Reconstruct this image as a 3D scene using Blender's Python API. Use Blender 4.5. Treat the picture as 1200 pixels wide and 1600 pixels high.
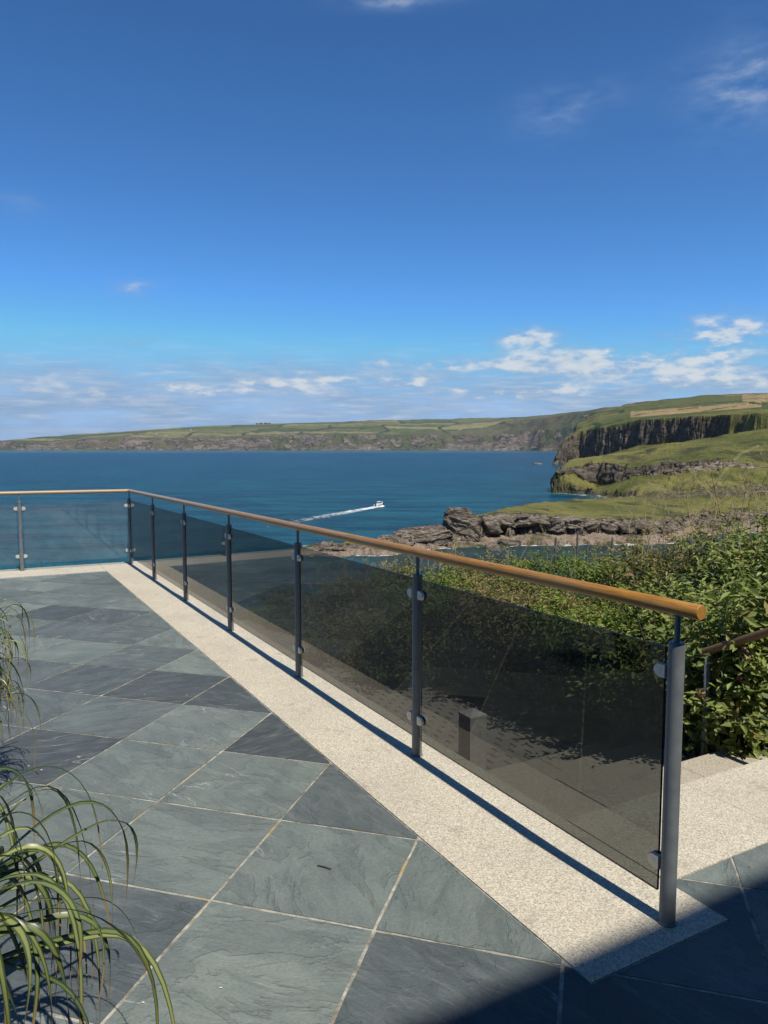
import bpy, math, random
import numpy as np
from math import sin, cos, tan, atan, pi, radians, sqrt, exp
random.seed(7)
rng = np.random.default_rng(11)
for o in list(bpy.data.objects):
    bpy.data.objects.remove(o)
SC = bpy.context.scene
COL = SC.collection

# ------------------------------------------------------------------ camera
F_PX, HZ, CAM_H, FALL = 1160.0, 697.0, 1.57, 0.015      # focal length (1200 px frame), horizon row, eye height, fall of the paving
PITCH = atan((800 - HZ) / F_PX)
cam = bpy.data.objects.new('camera', bpy.data.cameras.new('camera'))
COL.objects.link(cam)
cam.location = (0, 0, CAM_H)
cam.rotation_euler = (pi / 2 - PITCH, 0, 0)
cam.data.sensor_fit = 'VERTICAL'
cam.data.sensor_height = 36.0
cam.data.lens = 36.0 * F_PX / 1600.0
cam.data.clip_start = 0.05
cam.data.clip_end = 60000
SC.camera = cam

# ------------------------------------------------------------------ sun, sky, exposure
SUN_AZ, SUN_EL = 148.6, 57.0          # clockwise from the view direction, above the horizon
sun_dir = np.array([sin(radians(SUN_AZ)) * cos(radians(SUN_EL)), cos(radians(SUN_AZ)) * cos(radians(SUN_EL)), sin(radians(SUN_EL))])
sl = bpy.data.lights.new('sun', 'SUN')
sl.energy = 5.0
sl.angle = radians(0.53)
sl.color = (1.0, 0.94, 0.85)
so = bpy.data.objects.new('sun', sl)
COL.objects.link(so)
so.rotation_euler = (radians(90 - SUN_EL), 0, -radians(SUN_AZ) + pi)
so.location = (10, -20, 30)

W = bpy.data.worlds.new('World')
SC.world = W
W.use_nodes = True
SC.view_settings.view_transform = 'Standard'
SC.view_settings.look = 'None'
SC.view_settings.exposure = 0.5
SC.view_settings.gamma = 1.0
SC.view_settings.use_curve_mapping = False
cy = SC.cycles
SC.render.engine = 'CYCLES'
cy.use_denoising = True
cy.max_bounces = 7
cy.diffuse_bounces = 3
cy.glossy_bounces = 3
cy.transmission_bounces = 4
cy.transparent_max_bounces = 24
cy.volume_bounces = 1
cy.caustics_reflective = False
cy.caustics_refractive = False


class NT:
    """small helper to write node trees"""
    def __init__(self, tree):
        self.t = tree
        for n in list(tree.nodes):
            tree.nodes.remove(n)

    def n(self, typ, ins=None, **kw):
        nd = self.t.nodes.new(typ)
        for k, v in kw.items():
            setattr(nd, k, v)
        for k, v in (ins or {}).items():
            self.set(nd, k, v)
        return nd

    def set(self, nd, k, v):
        s = nd.inputs[k]
        if hasattr(v, 'is_output'):
            self.t.links.new(v, s)
        elif hasattr(v, 'outputs'):
            self.t.links.new(v.outputs[0], s)
        else:
            if s.type == 'RGBA' and not hasattr(v, '__len__'):
                v = (v, v, v, 1)
            elif s.type == 'RGBA' and len(v) == 3:
                v = (*v, 1)
            s.default_value = v

    def m(self, op, a, b=0.0, c=None, clamp=False):
        nd = self.t.nodes.new('ShaderNodeMath')
        nd.operation = op
        nd.use_clamp = clamp
        self.set(nd, 0, a)
        self.set(nd, 1, b)
        if c is not None:
            self.set(nd, 2, c)
        return nd.outputs[0]

    def mix(self, f, a, b, bt='MIX'):
        nd = self.t.nodes.new('ShaderNodeMix')
        nd.data_type = 'RGBA'
        nd.blend_type = bt
        nd.clamp_factor = True
        self.set(nd, 0, f)
        self.set(nd, 6, a)
        self.set(nd, 7, b)
        return nd.outputs[2]

    def ramp(self, f, stops, interp='LINEAR'):
        nd = self.t.nodes.new('ShaderNodeValToRGB')
        cr = nd.color_ramp
        cr.interpolation = interp
        while len(cr.elements) < len(stops):
            cr.elements.new(0.5)
        for e, (p, c) in zip(cr.elements, stops):
            e.position = p
            e.color = (c, c, c, 1) if not hasattr(c, '__len__') else (*c[:3], 1)
        self.set(nd, 0, f)
        return nd.outputs[0]

    def noise(self, vec, scale, detail=4, rough=0.5, lac=2.0, dist=0.0, dim='3D'):
        nd = self.n('ShaderNodeTexNoise', noise_dimensions=dim)
        if vec is not None:
            self.set(nd, 'Vector', vec)
        self.set(nd, 'Scale', scale)
        self.set(nd, 'Detail', detail)
        self.set(nd, 'Roughness', rough)
        self.set(nd, 'Lacunarity', lac)
        self.set(nd, 'Distortion', dist)
        return nd.outputs[0]

    def vor(self, vec, scale, feature='F1', out=0, rnd=1.0):
        nd = self.n('ShaderNodeTexVoronoi', feature=feature)
        if vec is not None:
            self.set(nd, 'Vector', vec)
        self.set(nd, 'Scale', scale)
        self.set(nd, 'Randomness', rnd)
        return nd.outputs[out]

    def mapping(self, vec, loc=(0, 0, 0), rot=(0, 0, 0), scale=(1, 1, 1)):
        nd = self.n('ShaderNodeMapping')
        self.set(nd, 'Vector', vec)
        self.set(nd, 'Location', loc)
        self.set(nd, 'Rotation', rot)
        self.set(nd, 'Scale', scale)
        return nd.outputs[0]

    def bump(self, h, strength=0.5, dist=0.01, normal=None):
        nd = self.n('ShaderNodeBump')
        self.set(nd, 'Height', h)
        self.set(nd, 'Strength', strength)
        self.set(nd, 'Distance', dist)
        if normal is not None:
            self.set(nd, 'Normal', normal)
        return nd.outputs[0]


# --- world: Nishita sky plus thin broken cloud low over the horizon
nt = NT(W.node_tree)
sky = nt.n('ShaderNodeTexSky', sky_type='NISHITA')
sky.sun_disc = False
sky.sun_elevation = radians(SUN_EL)
sky.sun_rotation = radians(SUN_AZ)
sky.altitude = 3000
sky.air_density = 1.0
sky.dust_density = 0.0
sky.ozone_density = 1.0
SKY_STRENGTH = 0.07      # the fitted sky below is for 0.1; exposure makes up the rest
tc = nt.n('ShaderNodeTexCoord')
nrm = nt.n('ShaderNodeVectorMath', {0: tc.outputs['Generated']}, operation='NORMALIZE')
sep = nt.n('ShaderNodeSeparateXYZ', {0: nrm.outputs[0]})
az = nt.m('ARCTAN2', sep.outputs[0], sep.outputs[1])
el = nt.m('ARCSINE', sep.outputs[2])


def px_dir(u, v):
    """azimuth and elevation of a direction seen at pixel u, v"""
    x, y, z = (u - 600) / F_PX, 1.0, -(v - 800) / F_PX
    yy, zz = y * cos(PITCH) + z * sin(PITCH), z * cos(PITCH) - y * sin(PITCH)
    return math.atan2(x, yy), math.atan2(zz, sqrt(x * x + yy * yy))


cv = nt.n('ShaderNodeCombineXYZ', {0: nt.m('MULTIPLY', az, 1.0), 1: nt.m('MULTIPLY', el, 4.2)})
n1 = nt.noise(cv, 7.0, 7, 0.58, 2.1, 0.35)
n2 = nt.noise(nt.mapping(cv.outputs[0], (3.1, 1.7, 0.4), scale=(1, .62, 1)), 26.0, 6, 0.58)
n3 = nt.noise(nt.mapping(cv.outputs[0], (0.3, 0.1, 2.4), scale=(1, 2.3, 1)), 17.0, 5, 0.6)
# general band of flat stratocumulus far off, all the way round the horizon
band = nt.ramp(el, [(0.0, 0.9), (0.05, 1.0), (0.085, 0.75), (0.115, 0.25), (0.15, 0.0)])
bd = nt.m('MULTIPLY', band, nt.ramp(nt.m('ADD', nt.m('MULTIPLY', n1, 0.6), nt.m('MULTIPLY', n3, 0.4)), [(0.37, 0.0), (0.54, 1.0)]))
blobs = [(825, 527, 36, 13, 1.5), (1130, 527, 52, 25, 1.7), (930, 557, 95, 17, 1.15), (850, 570, 100, 12, .85), (270, 605, 38, 9, .8),
         (420, 598, 60, 13, .8), (530, 588, 60, 11, .9), (210, 452, 26, 13, .6), (860, 178, 46, 24, .34), (1165, 130, 66, 46, .46),
         (935, 150, 50, 18, .16), (620, 2, 70, 9, .42), (180, 530, 45, 8, .5), (130, 578, 42, 8, .45), (20, 585, 60, 9, .4), (100, 612, 170, 20, .65), (1060, 590, 170, 18, .55),
         (640, 598, 50, 9, .8), (765, 617, 55, 10, .75), (585, 570, 40, 9, .6), (1005, 572, 60, 11, .8), (690, 572, 50, 11, .7), (350, 577, 45, 8, .6), (480, 612, 60, 9, .6), (1110, 575, 60, 10, .6), (880, 612, 70, 10, .6), (330, 612, 60, 8, .6), (690, 560, 90, 14, .4), (460, 565, 50, 12, .4), (40, 317, 34, 12, .22), (700, 610, 160, 16, .5), (1160, 600, 80, 12, .5)]
tot = None
for (u, v, wu, wv, amp) in blobs:
    a0, e0 = px_dir(u, v)
    da = nt.m('DIVIDE', nt.m('SUBTRACT', az, a0), wu / F_PX)
    de = nt.m('DIVIDE', nt.m('SUBTRACT', el, e0), wv / F_PX)
    g = nt.m('MULTIPLY', nt.m('EXPONENT', nt.m('MULTIPLY', nt.m('ADD', nt.m('MULTIPLY', da, da), nt.m('MULTIPLY', de, de)), -0.8)), amp)
    tot = g if tot is None else nt.m('ADD', tot, g)
shape = nt.ramp(nt.m('ADD', nt.m('MULTIPLY', n2, 0.85), nt.m('MULTIPLY', n1, 0.35)), [(0.46, 0.0), (0.76, 1.0)])
bl = nt.m('MULTIPLY', tot, nt.m('ADD', nt.m('MULTIPLY', shape, 1.25), 0.06), clamp=True)
# cloud brightness: white where thick and high in the puff, blue grey else
bright = nt.m('MULTIPLY', nt.ramp(nt.m('MULTIPLY', bl, 1.0), [(0.25, 0.0), (0.85, 1.0)]), nt.ramp(n2, [(0.35, 0.35), (0.6, 1.0)]))
ccol = nt.mix(bright, (0.26 * 10, 0.39 * 10, 0.62 * 10), (0.72 * 10, 0.75 * 10, 0.77 * 10))
bandcol = nt.mix(nt.ramp(n3, [(0.45, 0.0), (0.7, 1.0)]), (0.245 * 10, 0.40 * 10, 0.60 * 10), (0.52 * 10, 0.62 * 10, 0.75 * 10))
sk = nt.n('ShaderNodeVectorMath', {0: sky.outputs[0]}, operation='SCALE'); sk.inputs['Scale'].default_value = 0.1
sxyz = nt.n('ShaderNodeSeparateXYZ', {0: sk.outputs[0]})
skt = nt.n('ShaderNodeCombineXYZ', {0: nt.m('MULTIPLY', nt.m('POWER', sxyz.outputs[0], 1.2), .74), 1: nt.m('MULTIPLY', nt.m('POWER', sxyz.outputs[1], 1.2), 1.42), 2: nt.m('MULTIPLY', nt.m('POWER', sxyz.outputs[2], 1.2), 1.85)}).outputs[0]
cap_ = nt.n('ShaderNodeVectorMath', {0: skt, 1: (0.34, 0.55, 0.88)}, operation='MINIMUM')
sc2 = nt.n('ShaderNodeVectorMath', {0: cap_.outputs[0]}, operation='SCALE'); sc2.inputs['Scale'].default_value = 10.0
skyc = sc2.outputs[0]
c1 = nt.mix(nt.m('MULTIPLY', bd, 0.92), skyc, bandcol)
c2 = nt.mix(nt.m('MULTIPLY', bl, 0.85), c1, ccol)
bg = nt.n('ShaderNodeBackground', {0: c2, 1: SKY_STRENGTH})
nt.n('ShaderNodeOutputWorld', {0: bg.outputs[0]})


# ------------------------------------------------------------------ materials
MATS = {}


def mat(name):
    m = bpy.data.materials.new(name)
    m.use_nodes = True
    MATS[name] = m
    t = NT(m.node_tree)
    return m, t


def finish(t, shader, disp=None):
    t.n('ShaderNodeOutputMaterial', {0: shader})


def principled(t, color, rough=0.6, normal=None, metallic=0.0, spec=0.5, coat=0.0, **kw):
    ALB = 0.72
    if hasattr(color, 'is_output') or hasattr(color, 'outputs'):
        color = t.mix(1.0, color, (ALB, ALB, ALB), 'MULTIPLY')
    else:
        color = tuple(c * ALB for c in color[:3])
    ins = {'Base Color': color, 'Roughness': rough, 'Metallic': metallic, 'Specular IOR Level': spec, 'Coat Weight': coat}
    if normal is not None:
        ins['Normal'] = normal
    ins.update(kw)
    return t.n('ShaderNodeBsdfPrincipled', ins).outputs[0]


def simple(name, color, rough=0.6, metallic=0.0, nscale=30.0, var=0.25, bump=0.0, bdist=0.002, spec=0.5):
    m, t = mat(name)
    tc = t.n('ShaderNodeTexCoord')
    n = t.noise(tc.outputs['Object'], nscale, 5, 0.6)
    lo = tuple(c * (1 - var) for c in color)
    hi = tuple(min(1, c * (1 + var)) for c in color)
    c = t.mix(t.ramp(n, [(0.3, 0.0), (0.7, 1.0)]), lo, hi)
    nr = t.bump(n, bump, bdist) if bump else None
    finish(t, principled(t, c, t.ramp(n, [(0.2, max(0, rough - .08)), (0.8, min(1, rough + .08))]), nr, metallic, spec))
    return m


# slate slabs: object colour carries the stone's own tone
m, t = mat('slate')
tc = t.n('ShaderNodeTexCoord'); oi = t.n('ShaderNodeObjectInfo')
off = t.m('MULTIPLY', oi.outputs['Random'], 91.0)
rot = t.n('ShaderNodeCombineXYZ', {2: t.m('MULTIPLY', oi.outputs['Random'], 6.3)})
mp = t.n('ShaderNodeMapping', {0: tc.outputs['Object'], 1: t.n('ShaderNodeCombineXYZ', {0: off, 1: t.m('MULTIPLY', off, 0.37), 2: off}).outputs[0], 2: rot.outputs[0]})
v = mp.outputs[0]
broad = t.noise(v, 2.6, 5, 0.6, dist=0.6)
cleft = t.noise(t.mapping(v, scale=(1.0, 2.6, 1.0)), 5.0, 10, 0.70, dist=0.55)
fine = t.noise(v, 90, 4, 0.6)
ledge = t.ramp(t.noise(t.mapping(v, (5, 3, 1), scale=(1.0, 2.0, 1)), 2.3, 7, 0.56, dist=0.9), [(0.47, 0.0), (0.485, 0.55), (0.60, 0.6), (0.606, 1.0)])
streak = t.noise(t.mapping(v, (1, 8, 2), scale=(1.2, 12, 1)), 3.2, 7, 0.7, dist=0.3)
scr1 = t.ramp(t.m('ABSOLUTE', t.m('SUBTRACT', t.noise(t.mapping(v, (9, 2, 4), scale=(0.55, 2.1, 1)), 2.4, 4, 0.5, dist=0.35), 0.5)), [(0.0, 1.0), (0.007, 0.0)])
scrm = t.ramp(t.noise(v, 3.1, 3), [(0.56, 0.0), (0.66, 1.0)])
base = t.mix(t.ramp(broad, [(0.3, 0.0), (0.7, 1.0)]), (0.80, 0.83, 0.83), (1.12, 1.13, 1.07))
col = t.mix(1.0, oi.outputs['Color'], base, 'MULTIPLY')
col = t.mix(t.m('MULTIPLY', t.ramp(cleft, [(0.50, 0.0), (0.68, 1.0)]), 0.26), col, (0.25, 0.285, 0.27))
col = t.mix(t.m('MULTIPLY', t.ramp(cleft, [(0.34, 1.0), (0.48, 0.0)]), 0.24), col, (0.05, 0.06, 0.065))
col = t.mix(t.m('MULTIPLY', t.ramp(streak, [(0.56, 0.0), (0.70, 1.0)]), 0.36), col, (0.26, 0.29, 0.28))
col = t.mix(t.m('MULTIPLY', t.ramp(ledge, [(0.5, 1.0), (0.56, 0.0)]), 0.16), col, (0.05, 0.06, 0.07))
col = t.mix(t.m('MULTIPLY', scr1, t.m('MULTIPLY', scrm, 0.85)), col, (0.42, 0.44, 0.42))
spk = t.ramp(t.vor(v, 26.0, 'F1'), [(0.05, 1.0), (0.075, 0.0)])
spkm = t.ramp(t.noise(v, 9, 2), [(0.60, 0.0), (0.68, 1.0)])
col = t.mix(t.m('MULTIPLY', t.m('MULTIPLY', spk, spkm), 0.5), col, (0.5, 0.5, 0.46))
col = t.mix(t.m('MULTIPLY', t.ramp(fine, [(0.35, 1.0), (0.6, 0.0)]), 0.16), col, (0.03, 0.04, 0.045))
h = t.m('ADD', t.m('MULTIPLY', ledge, 0.55), t.m('ADD', t.m('MULTIPLY', cleft, 1.5), t.m('MULTIPLY', fine, 0.22)))
nr = t.bump(h, 0.85, 0.0085)
nr = t.bump(streak, 0.25, 0.003, nr)
finish(t, principled(t, col, t.ramp(cleft, [(0.3, 0.52), (0.7, 0.74)]), nr, spec=0.30))

# granite, pale speckled
def granite(name, tint=(1, 1, 1), rough=0.75):
    m, t = mat(name)
    geo = t.n('ShaderNodeNewGeometry')
    v = geo.outputs['Position']
    a = t.noise(v, 130, 3, 0.65)
    b = t.vor(v, 210, 'F1', 1)
    bsep = t.n('ShaderNodeSeparateColor', {0: b})
    c = t.noise(t.mapping(v, (4, 5, 6)), 75, 2, 0.5)
    big = t.noise(v, 1.7, 5, 0.6)
    mid = t.noise(t.mapping(v, (3, 1, 6)), 9, 5, 0.65)
    col = t.mix(t.ramp(bsep.outputs[0], [(0.15, 0.0), (0.75, 1.0)]), (0.44 * tint[0], 0.40 * tint[1], 0.335 * tint[2]), (0.78 * tint[0], 0.71 * tint[1], 0.60 * tint[2]))
    col = t.mix(t.ramp(a, [(0.56, 0.0), (0.66, 0.8)]), col, (0.17, 0.16, 0.145))
    col = t.mix(t.ramp(c, [(0.60, 0.0), (0.70, 0.65)]), col, (0.66 * tint[0], 0.51 * tint[1], 0.36 * tint[2]))
    col = t.mix(t.m('MULTIPLY', t.ramp(big, [(0.35, 1.0), (0.62, 0.0)]), 0.30), col, (0.38, 0.34, 0.27))
    col = t.mix(t.m('MULTIPLY', t.ramp(mid, [(0.57, 0.0), (0.70, 1.0)]), 0.42), col, (0.25, 0.22, 0.18))
    nr = t.bump(t.m('ADD', a, t.m('MULTIPLY', bsep.outputs[0], 0.5)), 0.55, 0.003)
    finish(t, principled(t, col, rough, nr, spec=0.35))
granite('granite', (0.93, 0.935, 0.865))
granite('granite_step', (0.72, 0.70, 0.63))

# pointing between the slabs, lime stained
m, t = mat('pointing')
v = t.n('ShaderNodeNewGeometry').outputs['Position']
n = t.noise(v, 16, 6, 0.7)
n2 = t.noise(v, 60, 4, 0.6)
col = t.mix(t.ramp(n, [(0.38, 0.0), (0.62, 1.0)]), (0.17, 0.16, 0.125), (0.50, 0.48, 0.40))
col = t.mix(t.ramp(t.noise(t.mapping(v, (7, 1, 1)), 5, 4), [(0.60, 0.0), (0.68, 0.7)]), col, (0.42, 0.30, 0.12))
finish(t, principled(t, col, 0.9, t.bump(n2, 0.7, 0.004), spec=0.2))

simple('post_paint', (0.150, 0.166, 0.173), 0.45, 0.0, 14, 0.18)
simple('steel', (0.74, 0.71, 0.62), 0.42, 0.45, 60, 0.12, 0.05)
simple('drain_steel', (0.62, 0.60, 0.54), 0.5, 0.6, 40, 0.2)
simple('dark_glass_edge', (0.012, 0.012, 0.013), 0.5)
simple('render_wall', (0.34, 0.34, 0.33), 0.9, 0, 8, 0.15, 0.3, 0.01)
simple('roof_slate', (0.09, 0.10, 0.11), 0.6, 0, 8, 0.2)
simple('white_paint', (0.78, 0.78, 0.76), 0.5, 0, 10, 0.06)
simple('dark_glass', (0.02, 0.025, 0.03), 0.08, 0, 5, 0.1)
simple('planter_clay', (0.12, 0.115, 0.11), 0.7, 0, 12, 0.2, 0.2)
simple('soil', (0.045, 0.033, 0.022), 0.95, 0, 40, 0.5, 0.8, 0.02, 0.2)
simple('bollard_wood', (0.40, 0.375, 0.345), 0.8, 0, 30, 0.25, 0.3)
simple('fence_wood', (0.10, 0.09, 0.075), 0.85, 0, 40, 0.3, 0.4)
simple('wire', (0.25, 0.25, 0.25), 0.4, 0.8)
simple('hull_white', (0.80, 0.80, 0.78), 0.3, 0, 3, 0.04)
simple('hull_red', (0.35, 0.05, 0.04), 0.4, 0, 3, 0.1)
simple('bark', (0.055, 0.042, 0.03), 0.9, 0, 30, 0.35, 0.5)
simple('dry_stem', (0.30, 0.24, 0.11), 0.8, 0, 30, 0.3)
simple('seed_head', (0.26, 0.17, 0.09), 0.9, 0, 60, 0.4)
simple('pink_bloom', (0.45, 0.11, 0.17), 0.8, 0, 60, 0.3)
simple('petal', (0.75, 0.74, 0.70), 0.7)
simple('cloth_dark', (0.05, 0.06, 0.09), 0.8)
simple('skin', (0.45, 0.27, 0.19), 0.6)

# timber handrail
m, t = mat('handrail_wood')
uv = t.n('ShaderNodeUVMap')
geo = t.n('ShaderNodeNewGeometry')
g1 = t.noise(t.mapping(uv.outputs[0], scale=(1.6, 9.0, 1)), 5, 7, 0.65, dist=0.4)
g2 = t.noise(t.mapping(uv.outputs[0], scale=(0.7, 2.0, 1)), 3, 5, 0.6)
spots = t.ramp(t.vor(t.mapping(uv.outputs[0], scale=(12, 3.0, 1)), 4.0), [(0.06, 1.0), (0.12, 0.0)])
spm = t.ramp(t.noise(uv.outputs[0], 4, 2), [(0.5, 0.0), (0.6, 1.0)])
col = t.mix(t.ramp(g1, [(0.3, 0.0), (0.7, 1.0)]), (0.17, 0.072, 0.010), (0.54, 0.255, 0.036))
col = t.mix(t.m('MULTIPLY', t.ramp(g2, [(0.48, 0.0), (0.72, 1.0)]), 0.45), col, (0.45, 0.35, 0.22))
su = t.n('ShaderNodeSeparateXYZ', {0: uv.outputs[0]})
col = t.mix(t.ramp(t.m('DIVIDE', su.outputs[0], 18.0), [(0.08, 0.0), (0.5, 0.62)]), col, (0.44, 0.36, 0.25))
col = t.mix(t.m('MULTIPLY', t.m('MULTIPLY', spots, spm), 0.8), col, (0.035, 0.022, 0.012))
finish(t, principled(t, col, 0.42, t.bump(g1, 0.25, 0.002), spec=0.4, coat=0.12))

# weathered rail of the steps
m, t = mat('stair_rail_wood')
uv = t.n('ShaderNodeUVMap')
g1 = t.noise(t.mapping(uv.outputs[0], scale=(1.6, 9.0, 1)), 5, 7, 0.65, dist=0.4)
finish(t, principled(t, t.mix(g1, (0.09, 0.05, 0.022), (0.25, 0.14, 0.06)), 0.6, t.bump(g1, 0.25, 0.002)))

# glass: tint by transmission, clear reflections, a trace of salt dust
def glass(name, tint, lo, hi, spots):
    m, t = mat(name)
    geo = t.n('ShaderNodeNewGeometry')
    front = t.m('SUBTRACT', 1.0, geo.outputs['Backfacing'])
    fr = t.m('MULTIPLY', t.n('ShaderNodeFresnel', {0: 1.45}).outputs[0], front)
    tr = t.n('ShaderNodeBsdfTransparent', {0: tint})
    gl = t.n('ShaderNodeBsdfGlossy', {0: (1, 1, 1), 1: 0.0})
    dn = t.noise(geo.outputs['Position'], 5, 6, 0.65)
    dsp = t.ramp(t.vor(geo.outputs['Position'], 9.0), [(0.06, 1.0), (0.08, 0.0)])
    dspm = t.ramp(t.noise(geo.outputs['Position'], 3, 1), [(0.62, 0.0), (0.66, 1.0)])
    dust = t.n('ShaderNodeBsdfDiffuse', {0: (0.45, 0.48, 0.48)})
    a = t.n('ShaderNodeMixShader', {0: fr, 1: tr.outputs[0], 2: gl.outputs[0]})
    fac = t.m('ADD', t.ramp(dn, [(0.3, lo), (0.7, hi)]), t.m('MULTIPLY', t.m('MULTIPLY', dsp, dspm), spots))
    b = t.n('ShaderNodeMixShader', {0: fac, 1: a.outputs[0], 2: dust.outputs[0]})
    finish(t, b.outputs[0])
glass('smoked_glass', (0.415, 0.43, 0.43), 0.004, 0.016, 0.12)
glass('clear_glass', (0.84, 0.885, 0.89), 0.022, 0.060, 0.30)

# sea
m, t = mat('sea_water')
geo = t.n('ShaderNodeNewGeometry')
P = geo.outputs['Position']
foam_at = t.n('ShaderNodeAttribute', attribute_name='shallow')
pn = t.noise(t.mapping(P, scale=(1, 0.6, 1)), 0.008, 12, 0.74, dist=0.3)
pn2 = t.noise(t.mapping(P, rot=(0, 0, 0.12), scale=(0.45, 1.5, 1)), 0.06, 12, 0.80)
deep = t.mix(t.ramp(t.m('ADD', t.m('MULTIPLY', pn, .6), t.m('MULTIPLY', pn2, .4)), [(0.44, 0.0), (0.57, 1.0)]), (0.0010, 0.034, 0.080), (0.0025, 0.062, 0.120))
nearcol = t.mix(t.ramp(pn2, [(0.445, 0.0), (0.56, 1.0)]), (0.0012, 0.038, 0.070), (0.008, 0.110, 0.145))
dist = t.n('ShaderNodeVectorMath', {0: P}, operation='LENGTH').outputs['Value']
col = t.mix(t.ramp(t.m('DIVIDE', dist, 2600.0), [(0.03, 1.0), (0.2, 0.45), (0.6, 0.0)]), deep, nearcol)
col = t.mix(t.ramp(foam_at.outputs['Fac'], [(0.05, 0.0), (0.55, 0.75)]), col, (0.045, 0.120, 0.115))
murk = t.n('ShaderNodeAttribute', attribute_name='murk')
col = t.mix(murk.outputs['Fac'], col, t.mix(t.ramp(pn2, [(0.35, 0.0), (0.68, 1.0)]), (0.016, 0.036, 0.038), (0.050, 0.078, 0.070)))
fn = t.noise(t.mapping(P, scale=(1, 1.0, 1)), 0.22, 8, 0.68, dist=1.0)
foam = t.ramp(t.m('ADD', fn, t.m('MULTIPLY', foam_at.outputs['Fac'], 0.30)), [(0.72, 0.0), (0.80, 1.0)])
foam = t.m('MULTIPLY', foam, t.ramp(foam_at.outputs['Fac'], [(0.12, 0.0), (0.4, 1.0)]))
cap = t.ramp(t.noise(t.mapping(P, (30, 9, 0), rot=(0, 0, .2), scale=(1, 2.5, 1)), 0.20, 5, 0.7), [(0.775, 0.0), (0.80, 0.5)])
foam = t.m('MAXIMUM', foam, cap)
col = t.mix(foam, col, (0.78, 0.80, 0.78))
w1 = t.noise(t.mapping(P, rot=(0, 0, 0.35), scale=(0.55, 1.6, 1)), 0.55, 7, 0.62, dist=0.4)
w2 = t.noise(t.mapping(P, rot=(0, 0, -0.2), scale=(0.5, 1.3, 1)), 0.09, 5, 0.55)
nr = t.bump(t.m('ADD', w1, t.m('MULTIPLY', w2, 1.6)), 0.9, 1.5)
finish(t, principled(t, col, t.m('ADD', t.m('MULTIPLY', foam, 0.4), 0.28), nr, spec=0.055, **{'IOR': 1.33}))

# wake of the boat
m, t = mat('wake_foam')
P = t.n('ShaderNodeNewGeometry').outputs['Position']
at = t.n('ShaderNodeAttribute', attribute_name='thick')
n = t.noise(P, 0.55, 7, 0.68)
al = t.ramp(t.m('ADD', n, t.m('MULTIPLY', at.outputs['Fac'], 0.5)), [(0.64, 0.0), (0.95, 0.95)])
df = t.n('ShaderNodeBsdfDiffuse', {0: (0.66, 0.68, 0.67)})
tp = t.n('ShaderNodeBsdfTransparent')
finish(t, t.n('ShaderNodeMixShader', {0: al, 1: tp, 2: df}).outputs[0])

# land: attributes rock (0..1), tint (own colour of field or turf)
def land(name, s, bumpd, rk_m=1.0):
    m, t = mat(name)
    P = t.n('ShaderNodeNewGeometry').outputs['Position']
    rock = t.n('ShaderNodeAttribute', attribute_name='rock').outputs['Fac']
    tint = t.n('ShaderNodeAttribute', attribute_name='turf').outputs['Color']
    n1 = t.noise(P, 0.9 / s, 7, 0.62)
    n2 = t.noise(P, 5.0 / s, 6, 0.65)
    n3 = t.noise(t.mapping(P, rot=(0.7, 0.75, 0.3), scale=(0.7, 1.0, 2.4)), 0.85 / s, 9, 0.66, dist=1.2)
    n4 = t.noise(t.mapping(P, rot=(0.75, 0.8, 0.3), scale=(0.8, 1.0, 3.0)), 2.6 / s, 7, 0.68, dist=0.9)
    g = t.mix(1.0, tint, t.mix(t.ramp(n1, [(0.3, 0.0), (0.7, 1.0)]), (0.66, 0.70, 0.64), (1.30, 1.20, 1.25)), 'MULTIPLY')
    g = t.mix(t.m('MULTIPLY', t.ramp(n2, [(0.45, 0.0), (0.68, 1.0)]), 0.45), g, (0.045, 0.060, 0.020))
    r = t.mix(t.ramp(n3, [(0.36, 0.0), (0.64, 1.0)]), (0.085 * rk_m, 0.070 * rk_m, 0.055 * rk_m), (0.60 * rk_m, 0.50 * rk_m, 0.385 * rk_m))
    r = t.mix(t.m('MULTIPLY', t.ramp(n4, [(0.36, 1.0), (0.52, 0.0)]), 0.7), r, (0.045 * rk_m, 0.037 * rk_m, 0.030 * rk_m))
    r = t.mix(t.m('MULTIPLY', t.ramp(t.noise(P, 0.35 / s, 4), [(0.5, 0.0), (0.7, 1.0)]), 0.35), r, (0.27, 0.20, 0.15))
    rk = t.ramp(t.m('ADD', rock, t.m('MULTIPLY', t.m('SUBTRACT', n1, 0.5), 0.9)), [(0.40, 0.0), (0.58, 1.0)])
    col = t.mix(rk, g, r)
    hb = t.mix(rk, t.m('MULTIPLY', n2, 0.5), t.m('ADD', t.m('MULTIPLY', n3, 2.2), t.m('MULTIPLY', n4, 0.9)))
    finish(t, principled(t, col, 0.92, t.bump(hb, 0.9, bumpd), spec=0.15))
land('land_near', 3.0, 1.8)
land('land_mid', 9.0, 4.5, 0.62)  # cliff rock darkened in its colour, for lichen and for shade
land('land_far', 45.0, 16.0, 0.60)
land('land_rock', 2.4, 1.7)

# ground by the terrace
m, t = mat('ground_soil')
P = t.n('ShaderNodeNewGeometry').outputs['Position']
n1 = t.noise(P, 1.2, 6, 0.65); n2 = t.noise(P, 14, 6, 0.7)
c = t.mix(t.ramp(n1, [(0.38, 0.0), (0.62, 1.0)]), (0.075, 0.060, 0.040), (0.085, 0.090, 0.035))
c = t.mix(t.m('MULTIPLY', t.ramp(n2, [(0.4, 0.0), (0.7, 1.0)]), 0.5), c, (0.16, 0.13, 0.085))
finish(t, principled(t, c, 0.95, t.bump(n2, 0.8, 0.03), spec=0.2))

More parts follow.
